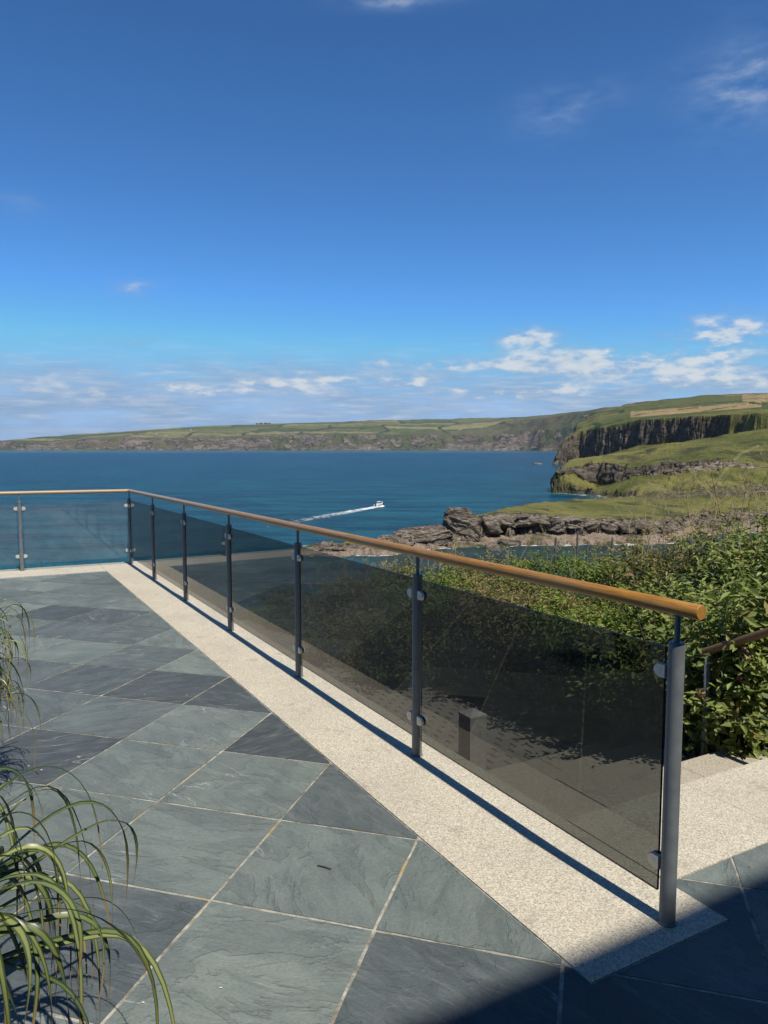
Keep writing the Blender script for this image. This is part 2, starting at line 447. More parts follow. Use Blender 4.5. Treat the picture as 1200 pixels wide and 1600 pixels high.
# brick pavers
m, t = mat('paver_brick')
oi = t.n('ShaderNodeObjectInfo'); tc = t.n('ShaderNodeTexCoord')
P = t.n('ShaderNodeNewGeometry').outputs['Position']
n = t.noise(P, 30, 5, 0.65)
c = t.mix(t.noise(P, 5, 3), (0.24, 0.215, 0.18), (0.34, 0.31, 0.26))
c = t.mix(t.m('MULTIPLY', oi.outputs['Random'], 0.35), c, (0.20, 0.18, 0.155))
finish(t, principled(t, c, 0.85, t.bump(n, 0.5, 0.004), spec=0.3))
simple('paver_sand', (0.022, 0.020, 0.016), 0.95, 0, 60, 0.4)

# leaves
def leaf(name, dark, light, dry, dryamt=0.12, transl=0.35, rough=0.5):
    m, t = mat(name)
    at = t.n('ShaderNodeAttribute', attribute_name='tint').outputs['Fac']
    c = t.mix(at, dark, light)
    c = t.mix(t.ramp(at, [(1 - dryamt - .02, 0.0), (1 - dryamt + .02, 1.0)]), c, dry)
    s1 = principled(t, c, rough, spec=0.22)
    s2 = t.n('ShaderNodeBsdfTranslucent', {0: t.mix(1.0, c, (.8, .9, .43), 'MULTIPLY')})
    finish(t, t.n('ShaderNodeMixShader', {0: transl, 1: s1, 2: s2.outputs[0]}).outputs[0])
leaf('leaf_shrub', (0.050, 0.080, 0.020), (0.42, 0.48, 0.15), (0.38, 0.32, 0.12), 0.08, 0.4)
leaf('leaf_bramble', (0.035, 0.065, 0.015), (0.31, 0.40, 0.075), (0.36, 0.28, 0.11), 0.10, 0.4)
leaf('leaf_olive', (0.060, 0.070, 0.028), (0.42, 0.39, 0.15), (0.40, 0.27, 0.14), 0.22, 0.4)
leaf('leaf_grass', (0.09, 0.09, 0.028), (0.26, 0.23, 0.085), (0.34, 0.28, 0.13), 0.30, 0.3)
leaf('leaf_weed', (0.06, 0.085, 0.025), (0.17, 0.19, 0.06), (0.30, 0.25, 0.10), 0.15)

m, t = mat('sedge_blade')
uv = t.n('ShaderNodeUVMap'); oi = t.n('ShaderNodeObjectInfo')
sx = t.n('ShaderNodeSeparateXYZ', {0: uv.outputs[0]})
mid_ = t.m('ABSOLUTE', t.m('SUBTRACT', sx.outputs[0], 0.5))
stripe = t.noise(t.mapping(uv.outputs[0], scale=(14, 0.5, 1)), 2.0, 2, 0.5)
pale = t.mix(oi.outputs['Random'], (0.10, 0.14, 0.035), (0.42, 0.44, 0.17))
green = t.mix(oi.outputs['Random'], (0.022, 0.042, 0.012), (0.075, 0.115, 0.024))
c = t.mix(t.ramp(mid_, [(0.20, 1.0), (0.32, 0.0)]), green, pale)
c = t.mix(t.m('MULTIPLY', t.ramp(stripe, [(0.45, 0.0), (0.6, 1.0)]), 0.4), c, green)
c = t.mix(t.ramp(t.m('ADD', sx.outputs[1], t.m('MULTIPLY', stripe, .12)), [(0.90, 0.0), (1.02, 0.9)]), c, (0.30, 0.19, 0.08))
s1 = principled(t, c, 0.38, spec=0.45)
s2 = t.n('ShaderNodeBsdfTranslucent', {0: t.mix(1.0, c, (.7, .7, .7), 'MULTIPLY')})
finish(t, t.n('ShaderNodeMixShader', {0: 0.18, 1: s1, 2: s2.outputs[0]}).outputs[0])


# ------------------------------------------------------------------ mesh helpers
class MB:
    def __init__(self):
        self.v, self.f, self.uv = [], [], []

    def add(self, vs, fs, uvs=None):
        o = len(self.v)
        self.v += [tuple(map(float, p)) for p in vs]
        self.f += [tuple(i + o for i in f) for f in fs]
        self.uv += uvs if uvs else [(0.0, 0.0)] * len(vs)
        return self

    def prism(self, poly, z0, z1):
        """poly: xy points (or xyz tops); vertical extrusion"""
        n = len(poly)
        top = [(p[0], p[1], z1 if len(p) < 3 else p[2]) for p in poly]
        bot = [(p[0], p[1], z0) for p in poly]
        fs = [tuple(range(n)), tuple(range(2 * n - 1, n - 1, -1))]
        for i in range(n):
            j = (i + 1) % n
            fs.append((i, n + i, n + j, j))
        area = sum(poly[i][0] * poly[(i + 1) % n][1] - poly[(i + 1) % n][0] * poly[i][1] for i in range(n))
        if area < 0:
            fs = [tuple(reversed(f)) for f in fs]
        return self.add(top + bot, fs)

    def tube(self, pts, rad, n=12, caps=True, uvlen=1.0):
        pts = [np.array(p, float) for p in pts]
        rads = rad if hasattr(rad, '__len__') else [rad] * len(pts)
        vs, uvs, fs = [], [], []
        L = 0.0
        ref = np.array([0, 0, 1.0])
        for i, p in enumerate(pts):
            if i == 0:
                tg = pts[1] - p
            elif i == len(pts) - 1:
                tg = p - pts[i - 1]
            else:
                a, b = p - pts[i - 1], pts[i + 1] - p
                tg = a / np.linalg.norm(a) + b / np.linalg.norm(b)
            if i:
                L += np.linalg.norm(p - pts[i - 1])
            tg = tg / (np.linalg.norm(tg) + 1e-9)
            r_ = ref if abs(tg[2]) < 0.95 else np.array([0, 1.0, 0])
            x = np.cross(tg, r_); x /= np.linalg.norm(x)
            y = np.cross(x, tg)
            sc = 1.0
            if 0 < i < len(pts) - 1:
                a = pts[i] - pts[i - 1]; a = a / np.linalg.norm(a)
                sc = 1.0 / max(0.5, abs(float(a @ tg)))
            for k in range(n):
                an = 2 * pi * k / n
                vs.append(p + rads[i] * (cos(an) * x * sc + sin(an) * y)); uvs.append((L * uvlen, k / n))
        for i in range(len(pts) - 1):
            for k in range(n):
                k2 = (k + 1) % n
                fs.append((i * n + k, i * n + k2, (i + 1) * n + k2, (i + 1) * n + k))
        if caps:
            fs.append(tuple(range(n - 1, -1, -1)))
            fs.append(tuple(range((len(pts) - 1) * n, len(pts) * n)))
        return self.add(vs, fs, uvs)

    def lathe(self, prof, c=(0, 0, 0), n=24):
        vs, fs = [], []
        for (r, z) in prof:
            for k in range(n):
                an = 2 * pi * k / n
                vs.append((c[0] + r * cos(an), c[1] + r * sin(an), c[2] + z))
        for i in range(len(prof) - 1):
            for k in range(n):
                k2 = (k + 1) % n
                fs.append((i * n + k, i * n + k2, (i + 1) * n + k2, (i + 1) * n + k))
        fs.append(tuple(range(n - 1, -1, -1)))
        fs.append(tuple(range((len(prof) - 1) * n, len(prof) * n)))
        return self.add(vs, fs)

    def mesh(self, name, center):
        me = bpy.data.meshes.new(name)
        vv = [(p[0] - center[0], p[1] - center[1], p[2] - center[2]) for p in self.v]
        me.from_pydata(vv, [], self.f)
        if any(u != (0.0, 0.0) for u in self.uv):
            l = me.uv_layers.new(name='UVMap')
            for lp in me.loops:
                l.data[lp.index].uv = self.uv[lp.vertex_index]
        me.update()
        return me


def tag(o, label=None, cat=None, group=None, kind=None):
    if label: o['label'] = label
    if cat: o['category'] = cat
    if group: o['group'] = group
    if kind: o['kind'] = kind
    return o


def place(name, me, m, loc, parent=None, smooth=False):
    o = bpy.data.objects.new(name, me)
    COL.objects.link(o)
    if m and not me.materials:
        me.materials.append(MATS[m])
    if smooth:
        me.polygons.foreach_set('use_smooth', [True] * len(me.polygons))
    pl = Wloc.get(parent.name, (0, 0, 0)) if parent else (0, 0, 0)
    o.location = (loc[0] - pl[0], loc[1] - pl[1], loc[2] - pl[2])
    Wloc[o.name] = tuple(loc)
    if parent:
        o.parent = parent
    return o


Wloc = {}


def build(name, mb, m, parent=None, smooth=False, center=None):
    a = np.array(mb.v)
    if center is None:
        lo, hi = a.min(0), a.max(0)
        center = ((lo + hi) / 2).tolist()
        center[2] = float(lo[2])
    o = place(name, mb.mesh(name, center), m, center, parent, smooth)
    return o


def smooth_by_angle(o, deg=40):
    me = o.data
    me.polygons.foreach_set('use_smooth', [True] * len(me.polygons))
    try:
        me.set_sharp_from_angle(angle=radians(deg))
    except Exception:
        pass
    return o


def empty(name, loc, label=None, cat=None, group=None, kind=None):
    o = bpy.data.objects.new(name, None)
    COL.objects.link(o)
    o.empty_display_size = 0.1
    o.location = loc
    Wloc[o.name] = tuple(loc)
    return tag(o, label, cat, group, kind)


def np_mesh(name, V, Fq, m, attrs=None, loc=(0, 0, 0), parent=None, smooth=True, uv=None):
    """V (n,3) world coords, Fq (m,3|4) -> object"""
    V = np.asarray(V, np.float32) - np.array(loc, np.float32)
    Fq = np.asarray(Fq, np.int32)
    k = Fq.shape[1]
    me = bpy.data.meshes.new(name)
    me.vertices.add(len(V)); me.vertices.foreach_set('co', V.ravel())
    me.loops.add(Fq.size); me.loops.foreach_set('vertex_index', Fq.ravel())
    me.polygons.add(len(Fq)); me.polygons.foreach_set('loop_start', np.arange(0, Fq.size, k, dtype=np.int32))
    me.polygons.foreach_set('use_smooth', np.full(len(Fq), smooth))
    me.update(calc_edges=True)
    for nm, arr in (attrs or {}).items():
        arr = np.asarray(arr, np.float32)
        if arr.ndim == 1:
            at = me.attributes.new(nm, 'FLOAT', 'POINT'); at.data.foreach_set('value', arr)
        else:
            at = me.attributes.new(nm, 'FLOAT_COLOR', 'POINT')
            at.data.foreach_set('color', np.c_[arr, np.ones(len(arr))].astype(np.float32).ravel())
    return place(name, me, m, loc, parent)


# lattice noise for the landforms
def _hash(ix, iy, iz, seed):
    h = (ix.astype(np.int64) * 374761393 + iy.astype(np.int64) * 668265263 + iz.astype(np.int64) * 2147483647 + seed * 1274126177) & 0xFFFFFFFF
    h = ((h ^ (h >> 13)) * 1274126177) & 0xFFFFFFFF
    return ((h ^ (h >> 16)) & 0xFFFF) / 65535.0


def vnoise(x, y, z=None, seed=0):
    if z is None:
        z = np.zeros_like(x)
    ix, iy, iz = np.floor(x), np.floor(y), np.floor(z)
    fx, fy, fz = x - ix, y - iy, z - iz
    fx, fy, fz = fx * fx * (3 - 2 * fx), fy * fy * (3 - 2 * fy), fz * fz * (3 - 2 * fz)
    r = 0
    for a in (0, 1):
        for b in (0, 1):
            for c in (0, 1):
                w = (fx if a else 1 - fx) * (fy if b else 1 - fy) * (fz if c else 1 - fz)
                r = r + w * _hash(ix + a, iy + b, iz + c, seed)
    return r * 2 - 1


def fbm(x, y, z=None, oct=5, seed=0, gain=0.5):
    r, a, f = 0, 1.0, 1.0
    for i in range(oct):
        r = r + a * vnoise(x * f + 17.3 * i, y * f - 9.1 * i, None if z is None else z * f + 3.7 * i, seed + i)
        a *= gain; f *= 2.03
    return r


# ------------------------------------------------------------------ frame of the terrace: s runs along the balustrade towards the sea, t across it
P0 = np.array([0.95505, 2.37377]); DIR = np.array([-0.48382, 0.87517]); NRM = np.array([0.87517, 0.48382])
LEN = 9.693


def XY(s, t):
    p = P0 + DIR * s + NRM * t
    return float(p[0]), float(p[1])


def TP(s, t, h=0.0):
    """point above the paving, which falls gently towards the sea"""
    x, y = XY(s, t)
    return (x, y, h - FALL * y)


def st_of(x, y):
    rx, ry = x - P0[0], y - P0[1]
    return rx * DIR[0] + ry * DIR[1], rx * NRM[0] + ry * NRM[1]


SEA_Z = CAM_H - 22.0


def ray_xy(u, Y):
    """ground position at forward distance Y under picture column u"""
    return (u - 600) / F_PX * Y * 1.004, Y


def path_z(s):
    return -0.94 - 0.085 * np.maximum(0, s - 2.6)


# ================================================================== LANDSCAPE
# profiles of the coast, one per bearing: forward distance and height above the sea of each break of slope
NEAR = {
 380: [(110,-4),(150,-3),(153,-3),(156,-3),(160,-3),(170,-3),(200,-4),(280,-4),(284,-4),(300,-4),(305,-4),(330,-5),(500,-5),(820,-5),(830,-5),(1000,-6),(1500,-6)],
 460: [(110,-4),(148,-1.5),(151,-.6),(153,-.2),(156,.3),(163,-.6),(175,-3),(280,-4),(284,-4),(300,-4),(305,-4),(330,-5),(500,-5),(820,-5),(830,-5),(1000,-6),(1500,-6)],
 520: [(110,-4),(147,-1),(150,.5),(152,.9),(155,1.3),(163,.8),(175,-3),(280,-4),(284,-4),(300,-4),(305,-4),(330,-5),(500,-5),(820,-5),(830,-5),(1000,-6),(1500,-6)],
 600: [(110,-4),(149,-1),(152,1.0),(154,1.3),(157,1.7),(166,1.2),(178,-3),(280,-4),(284,-4),(300,-4),(305,-4),(330,-5),(500,-5),(820,-5),(830,-5),(1000,-6),(1500,-6)],
 660: [(110,-4),(157,-1),(160,.9),(163,1.4),(168,3.6),(173,3.0),(183,-3),(280,-4),(284,-4),(300,-4),(305,-4),(330,-5),(500,-5),(820,-5),(830,-5),(1000,-6),(1500,-6)],
 700: [(110,-4),(161,-1),(164,.7),(167,1.2),(171,4.0),(178,3.6),(188,-3),(280,-4),(284,-4),(300,-4),(305,-4),(330,-5),(500,-5),(820,-5),(830,-5),(1000,-6),(1500,-6)],
 750: [(110,-4),(163,-1),(166,.6),(171,1.2),(172.5,5.8),(182,5.6),(196,-3),(280,-4),(284,-4),(300,-4),(305,-4),(330,-5),(500,-5),(820,-5),(830,-5),(1000,-6),(1500,-6)],
 800: [(110,-4),(163,-1),(165,.7),(173,1.4),(174.8,6.0),(198,6.0),(215,-3),(290,-4),(294,-4),(310,-4),(315,-4),(340,-5),(500,-5),(820,-5),(830,-5),(1000,-6),(1500,-6)],
 858: [(110,-4),(163,-1),(165,.8),(173,1.6),(175,5.4),(215,5.9),(232,-3),(336,-4),(340,-4),(346,-4),(350,-4),(380,-5),(500,-5),(835,-5),(845,-5),(1000,-6),(1500,-6)],
 872: [(110,-4),(163,-1),(165,.8),(173,1.6),(175,5.4),(218,5.9),(236,-3),(342,-1),(346,3),(350,8),(354,10.3),(390,11),(430,-3),(844,-1),(856,16),(900,10),(960,-5)],
 888: [(110,-4),(163,-1),(165,.8),(174,1.6),(176,5.2),(222,5.9),(242,-3),(338,-1),(342,5),(349,9),(353,11.8),(405,14.6),(470,-2),(846,0),(859,31),(950,35),(1100,-5)],
 905: [(110,-4),(163,-1),(166,.8),(174,1.6),(176,5.1),(228,5.8),(250,-2.5),(330,-1),(334,4),(348,8),(354,13),(415,15.2),(500,3),(848,3),(863,39),(1120,58),(1500,-5)],
 935: [(110,-4),(163,-1),(166,0.8),(174,1.6),(176,5),(235,5.8),(256,-1),(312,-0.5),(316,1.6),(345,2.5),(353,14.2),(400,16.6),(490,8),(795,11),(805,42.1),(1400,89),(1900,40)],
 1000: [(110,-4),(163,-1),(166,0.7),(174,1.5),(176.5,4.5),(240,5.9),(258,3),(280,2.6),(284,5.2),(320,8.4),(330,12.4),(420,20.2),(490,13),(730,23),(740,48.2),(1600,116),(2300,90)],
 1050: [(110,-4),(166,-1),(170,0.8),(177,1.4),(184,3.9),(238,5),(256,4.4),(274,4.8),(278,5.2),(302,10.6),(314,14),(425,23.5),(490,17),(680,24),(690,48.2),(1700,130),(2400,110)],
 1100: [(110,-4),(182,-1),(187,1),(194,1.6),(205,3.9),(235,5.7),(250,6.2),(264,6.5),(267,7.4),(290,12.4),(302,15.6),(430,26.4),(490,20),(630,25),(640,47.9),(1800,144),(2500,130)],
 1140: [(110,-4),(184,-1),(189,1),(196,1.6),(206,4),(235,6.1),(250,6.7),(264,7.2),(267,7.8),(292,13.8),(298,16.4),(430,29),(490,22),(590,26),(600,47.6),(1850,150),(2500,135)],
 1210: [(110,-4),(187,-1),(192,1),(198,1.6),(208,4),(236,6.5),(252,7.5),(264,7.9),(267,8.3),(290,13),(295,13.6),(430,32.8),(490,25),(550,28),(560,47.1),(1900,157),(2500,145)],
 1500: [(110,-4),(190,-1),(195,1.0),(200,1.6),(210,4.4),(236,8),(252,9.5),(264,10.5),(267,11),(290,18),(295,19),(430,42),(490,36),(522,40),(532,62),(1900,180),(2500,170)],
 2100: [(90,-2),(130,1),(140,3),(150,4),(165,7),(210,12),(240,14),(260,16),(285,18),(345,28),(350,29),(560,60),(750,64),(900,80),(921,100),(1900,200),(2500,190)],
}
FAR = {
 -700: [(5200,-3),(5365,51),(5600,70),(6400,86),(7600,30)],
 -250: [(4300,-3),(4465,45.9),(4700,55),(5200,62),(6400,20)],
 0: [(3900,-3),(4065,36.72),(4250,47),(4600,58),(6000,25)],
 60: [(3900,-3),(4065,42.84),(4300,56),(4700,68),(6000,30)],
 150: [(3900,-3),(4065,59.16),(4350,80),(4900,104),(6000,60)],
 250: [(3890,-3),(4055,64.26),(4400,95),(5000,136),(6300,90)],
 350: [(3880,-3),(4045,67.32),(4450,112),(5200,167),(6500,120)],
 480: [(3870,-3),(4035,89.76),(4500,130),(5300,188),(6500,150)],
 600: [(3860,-3),(4025,81.6),(4500,138),(5400,209),(6500,170)],
 700: [(3860,-3),(4025,77.52),(4500,140),(5400,218),(6500,190)],
 760: [(3760,-3),(3925,71.4),(4400,150),(5200,216),(6500,190)],
 810: [(3600,-3),(3765,79.56),(4100,165),(4900,211),(6500,190)],
 860: [(3300,-3),(3465,93.84),(3700,160),(4500,210),(6500,190)],
 905: [(3100,-3),(3265,96.9),(3450,178),(4200,216),(6500,200)],
 950: [(3000,-3),(3165,102),(3300,190),(4000,224),(6500,210)],
 1000: [(2950,-3),(3115,112.2),(3200,200),(3900,240),(6500,220)],
 1100: [(2900,-3),(3065,122.4),(3200,200),(3900,238),(6500,220)],
 1700: [(2900,40),(3065,153),(3200,230),(3900,260),(6500,240)],
}


def loft(table, u, Y, flags=None):
    """height (and rock flag) at bearing column u and forward distance Y, interpolated between profiles"""
    us = np.array(sorted(table))
    K = len(table[us[0]])
    D = np.array([[p[0] for p in table[a]] for a in us], float)
    Hh = np.array([[p[1] for p in table[a]] for a in us], float)
    i = np.clip(np.searchsorted(us, u) - 1, 0, len(us) - 2)
    w = np.clip((u - us[i]) / (us[i + 1] - us[i]), 0, 1)
    w = w * w * (3 - 2 * w) * 0.5 + w * 0.5
    out = np.full(u.shape, 0.0); rk = np.zeros(u.shape)
    d0 = D[i, 0] * (1 - w) + D[i + 1, 0] * w
    out[:] = Hh[i, 0] * (1 - w) + Hh[i + 1, 0] * w
    done = Y < d0
    for k in range(K - 1):
        da = D[i, k] * (1 - w) + D[i + 1, k] * w
        db = D[i, k + 1] * (1 - w) + D[i + 1, k + 1] * w
        ha = Hh[i, k] * (1 - w) + Hh[i + 1, k] * w
        hb = Hh[i, k + 1] * (1 - w) + Hh[i + 1, k + 1] * w
        f = np.clip((Y - da) / np.maximum(db - da, 1e-6), 0, 1)
        sel = (Y >= da)
        out = np.where(sel, ha + (hb - ha) * f, out)
        if flags is not None:
            rk = np.where(sel, flags[k], rk)
    return (out, rk) if flags is not None else out


# flags: how rocky each stretch between two breaks is
RF = np.array([.9, .3, .3, 1, .05, .5, .45, .5, .0, .72, .0, .1, .25, .62, .0, .0])


def land_uv(X, Y, h):
    D = 22 - h
    dep = Y * cos(PITCH) + D * sin(PITCH)
    return 600 + F_PX * X / dep, 800 + F_PX * (D * cos(PITCH) - Y * sin(PITCH)) / dep


def seg_dist(u, v, pts):
    best = np.full(u.shape, 1e9)
    for (a, b), (c, d) in zip(pts[:-1], pts[1:]):
        L2 = (c - a) ** 2 + (d - b) ** 2
        tt = np.clip(((u - a) * (c - a) + (v - b) * (d - b)) / L2, 0, 1)
        best = np.minimum(best, np.hypot(u - a - tt * (c - a), v - b - tt * (d - b)))
    return best


def lerp3(a, b, w):
    return np.asarray(a)[None, None, :] * (1 - w[..., None]) + np.asarray(b)[None, None, :] * w[..., None]


def make_land(name, table, us, Ys, m, kind_scale, near):
    U, Yg = np.meshgrid(us, Ys)
    X = (U - 600) / F_PX * Yg
    s = kind_scale
    # ragged edges: the bearing and distance at which a profile is read wander a little
    wy = fbm(X / (8 * s), Yg / (10 * s), oct=5, seed=3, gain=.58) * (2.4 if s < 1.5 else 1.7) * s + fbm(X / (2.4 * s), Yg / (2.8 * s), oct=4, seed=9, gain=.6) * 1.1 * s
    if near:
        saw = X / (9.5 * s) + fbm(X / (20 * s), Yg / (9 * s), oct=3, seed=14) * 1.1
        wy = wy + (1 - (saw - np.floor(saw))) * (3.0 if s < 1.5 else 0.0) * s * np.clip(fbm(X / (30 * s), Yg / (30 * s), oct=2, seed=15) + .7, .15, 1.3)
    if near and s > 1.5:
        wy = wy + fbm(X / 55, Yg / 70, oct=3, seed=17) * 16 - np.abs(fbm(X / 26, Yg / 30, oct=3, seed=18)) * 9
    wu = fbm(X / (14 * s), Yg / (14 * s), oct=4, seed=21) * (4.5 if near else 3.0)
    h, rk = loft(table, U + wu, Yg + wy, RF if table is NEAR else np.array([1.0, .12, .0, .0]))
    if not near:
        h = np.where(h > 0, h * (1 + .16 * fbm(X / 300, Yg / 900, oct=4, seed=88) * np.clip(1 - (h - 60) / 60, 0, 1)), h)
    # rough rock, soft turf
    strata = fbm((X * 0.8 + Yg * 0.6) / (1.9 * s), (Yg - X * 0.5) / (3.2 * s), oct=5, seed=31, gain=0.62)
    ridg = 1 - np.abs(fbm(X / (5 * s), Yg / (5 * s), oct=4, seed=41))
    if near and s > 1.5:
        brk = np.clip(fbm(X / 34, Yg / 60, oct=4, seed=131) * 1.6 + .75, .15, 1)
        rk = np.where(Yg > 500, rk * brk * (1 - .25 * np.clip((U - 1090) / 90, 0, 1)), rk)
    above = np.clip((h + 0.8) / 1.5, 0, 1)
    amp_r = (1.15 if near else 0.9) * s
    h = h + rk * above * (strata * 0.62 * amp_r + (ridg - 0.55) * 0.9 * amp_r) + (1 - rk) * fbm(X / (11 * s), Yg / (11 * s), oct=5, seed=51) * 0.22 * s * above
    if near:
        k3 = 2.4 * s
        dX = fbm(X / k3, Yg / k3, h / k3, oct=4, seed=101, gain=.58) * .75 * s * rk * above
        dY = fbm(X / k3 + 40, Yg / k3, h / (k3 * .6), oct=4, seed=111, gain=.58) * 1.25 * s * rk * above
    else:
        dX = dY = 0.0
    grass_n = fbm(X / (20 * s), Yg / (26 * s), oct=5, seed=61)
    turf = lerp3((0.122, 0.135, 0.030), (0.215, 0.205, 0.058), np.clip(grass_n * 0.8 + 0.5, 0, 1))
    u2, v2 = land_uv(X, Yg, h)
    plat = (rk == .3)
    turf = np.where(plat[..., None], np.array([.34, .265, .20]), turf)
    if table is NEAR:
        gorse = np.clip(fbm(X / (7 * s), Yg / (9 * s), oct=5, seed=71, gain=0.6) * 1.6 - 0.45 + .9 * ((rk > .05) & (Yg > 500)), 0, 1)
        turf = turf * (1 - gorse[..., None]) + np.array([0.070, 0.072, 0.028]) * gorse[..., None]
        # trodden paths
        tr = np.clip(1.6 - seg_dist(u2, v2, [(1185, 697), (1158, 708), (1133, 735), (1121, 752), (1130, 762), (1200, 762)]) / 1.8, 0, 1) * .55
        tr = np.maximum(tr, np.clip(1.6 - seg_dist(u2, v2, [(1010, 768), (1040, 766), (1018, 757), (1012, 750)]) / 1.4, 0, 1) * .5)
        tr = np.maximum(tr, np.clip(1.6 - seg_dist(u2, v2, [(1195, 765), (1170, 772), (1160, 780)]) / 1.8, 0, 1) * .4) * (Yg < 700)
        turf = turf * (1 - tr[..., None]) + np.array([0.30, 0.28, 0.14]) * tr[..., None]
        # farmland on the hill behind the cliffs
        hill = np.clip((Yg - 700 - np.clip(U - 935, -100, 300) * -.2) / 60, 0, 1)
        fx, fy = (X * 0.9 + Yg * 0.25) / 210, (Yg - X * 0.35) / 95
        ci, cj = np.floor(fx + 0.15 * np.sin(fy * 2)), np.floor(fy)
        cell = _hash(ci, cj, ci * 0, 5)
        edge = np.minimum(np.minimum(fx + 0.15 * np.sin(fy * 2) - ci, 1 - (fx + 0.15 * np.sin(fy * 2) - ci)) * 2.0, np.minimum(fy - cj, 1 - (fy - cj)))
        pal = np.array([[.105, .125, .036], [.14, .15, .045], [.175, .165, .06], [.12, .13, .04], [.085, .105, .034]])
        fc = pal[(cell * 4.99).astype(int)]
        corn = np.maximum(((np.abs(v2 - 639.5 + (u2 - 1090) * .08) < 4.5 + 0) & (u2 > 985) & (u2 < 1190)), ((u2 > 1160) & (u2 < 1300) & (np.abs(v2 - 622) < 5.5)))
        fc = np.where(corn[..., None] & (hill > .5)[..., None], np.array([.36, .27, .13]), fc)
        fc = np.where((edge < 0.045)[..., None], np.array([.035, .050, .020]), fc)
        turf = turf * (1 - hill[..., None]) + fc * hill[..., None]
    else:
        fx, fy = (X * 0.9 - Yg * 0.15) / 330, (Yg + X * 0.2) / 190
        wob = 0.12 * np.sin(fy * 1.7 + fx)
        ci, cj = np.floor(fx + wob), np.floor(fy)
        cell = _hash(ci, cj, ci * 0, 15)
        edge = np.minimum(np.minimum(fx + wob - ci, 1 - (fx + wob - ci)) * 1.7, np.minimum(fy - cj, 1 - (fy - cj)))
        pal = np.array([[.095, .120, .038], [.15, .165, .055], [.25, .235, .10], [.115, .128, .046], [.075, .098, .034], [.20, .20, .075]])
        fc = pal[(cell * 5.99).astype(int)]
        fc = np.where((edge < 0.055)[..., None], np.array([.035, .050, .024]), fc)
        cl = np.array([t[1][0] for t in [table[k] for k in sorted(table)]])
        front = np.interp(U, np.array(sorted(table)), cl)
        wild = np.clip(1 - (Yg - front - 60) / 130 + fbm(X / 160, Yg / 160, oct=4, seed=77) * .8, 0, 1)
        heath = lerp3((0.125, 0.110, 0.055), (0.080, 0.095, 0.038), np.clip(grass_n + .5, 0, 1))
        dark = np.clip((U - 735) / 60, 0, 1) * np.clip((4300 - Yg) / 400, 0, 1)
        wild = np.maximum(wild, dark)
        heath = heath * (1 - dark[..., None] * .25)
        turf = fc * (1 - wild[..., None]) + heath * wild[..., None]
        rk = np.clip(rk * .80 + (fbm(X / 90, h / 45, Yg / 90, oct=5, seed=81, gain=.6) * .75 - .08) * (wild > .3) - .35 * np.clip((h - 55) / 50, 0, 1), 0, 1)
    V = np.stack([X + dX, Yg + dY, h + SEA_Z], -1).reshape(-1, 3)
    ny, nx = U.shape
    idx = np.arange(nx * ny).reshape(ny, nx)
    Fq = np.stack([idx[:-1, :-1], idx[:-1, 1:], idx[1:, 1:], idx[1:, :-1]], -1).reshape(-1, 4)
    hh = h.ravel()
    keep = (hh[Fq].max(1) > -2.2)
    Fq = Fq[keep]
    used = np.unique(Fq)
    remap = np.full(len(V), -1); remap[used] = np.arange(len(used))
    o = np_mesh(name, V[used], remap[Fq], m, {'rock': rk.ravel()[used], 'turf': turf.reshape(-1, 3)[used]})
    tag(o, kind='structure')
    return o


us_n = np.concatenate([np.linspace(440, 1215, 780), np.linspace(1217, 2000, 120)])
Yn = np.concatenate([np.linspace(128, 215, 300), np.linspace(215.5, 300, 120)])
make_land('headland', NEAR, us_n, Yn, 'land_near', 1.0, True)
us_m = np.concatenate([np.linspace(840, 1215, 480), np.linspace(1217, 2000, 100)])
Ym = np.concatenate([np.linspace(300, 365, 120), np.linspace(366, 500, 60), np.linspace(502, 870, 330), np.linspace(874, 2400, 130)])
make_land('coastal_hill', NEAR, us_m, Ym, 'land_mid', 2.2, True)
us_f = np.concatenate([np.linspace(-700, -20, 140), np.linspace(-18, 1020, 760), np.linspace(1025, 1700, 60)])
Yf = np.concatenate([np.linspace(2850, 4050, 200), np.linspace(4058, 6400, 100)])
make_land('far_coast', FAR, us_f, Yf, 'land_far', 14.0, False)

# sea, one sheet out past the horizon; shallow = how close rock or shore lies
az_f = np.concatenate([np.linspace(-pi, -0.56, 40, endpoint=False), np.linspace(-0.56, 0.56, 560), np.linspace(0.56, pi, 41)[1:-1]])
r_f = np.concatenate([np.linspace(40, 130, 12), np.linspace(132, 260, 130), np.geomspace(262, 1300, 170), np.geomspace(1340, 14000, 60)])
A, R = np.meshgrid(az_f, r_f)
SX, SY = R * np.sin(A), R * np.cos(A)
vis = np.abs(A) < 0.56
Uq = 600 + F_PX * SX / np.maximum(SY, 1.0)
Yq = np.where(vis, SY, 60.0)
sh = np.zeros(A.shape)
for k, (du, dy) in enumerate([(0, 0), (5, 0), (-5, 0), (0, 1), (0, -1), (9, 1), (-9, -1), (0, 2), (0, -2), (14, 0), (-14, 0), (6, -2.4), (-6, 2.4)]):
    yy = Yq * (1 + 0.008 * dy)
    sh += loft(NEAR, Uq + du, yy + fbm(SX / 8, SY / 10, oct=3, seed=3, gain=.58) * 2.4 + 1.6) > -0.4
sh += 5 * (np.abs(loft(FAR, Uq, np.minimum(Yq + 25, 6000))) < 40) * (Yq > 2500)
sh = np.clip(sh / 13.0, 0, 1) * vis * np.where((Yq > 260) & (Yq < 2000), .62, 1.0)
ny, nx = A.shape
idx = np.arange(nx * ny).reshape(ny, nx)
idx2 = np.concatenate([idx, idx[:, :1]], 1)
Fq = np.stack([idx2[:-1, :-1], idx2[1:, :-1], idx2[1:, 1:], idx2[:-1, 1:]], -1).reshape(-1, 4)
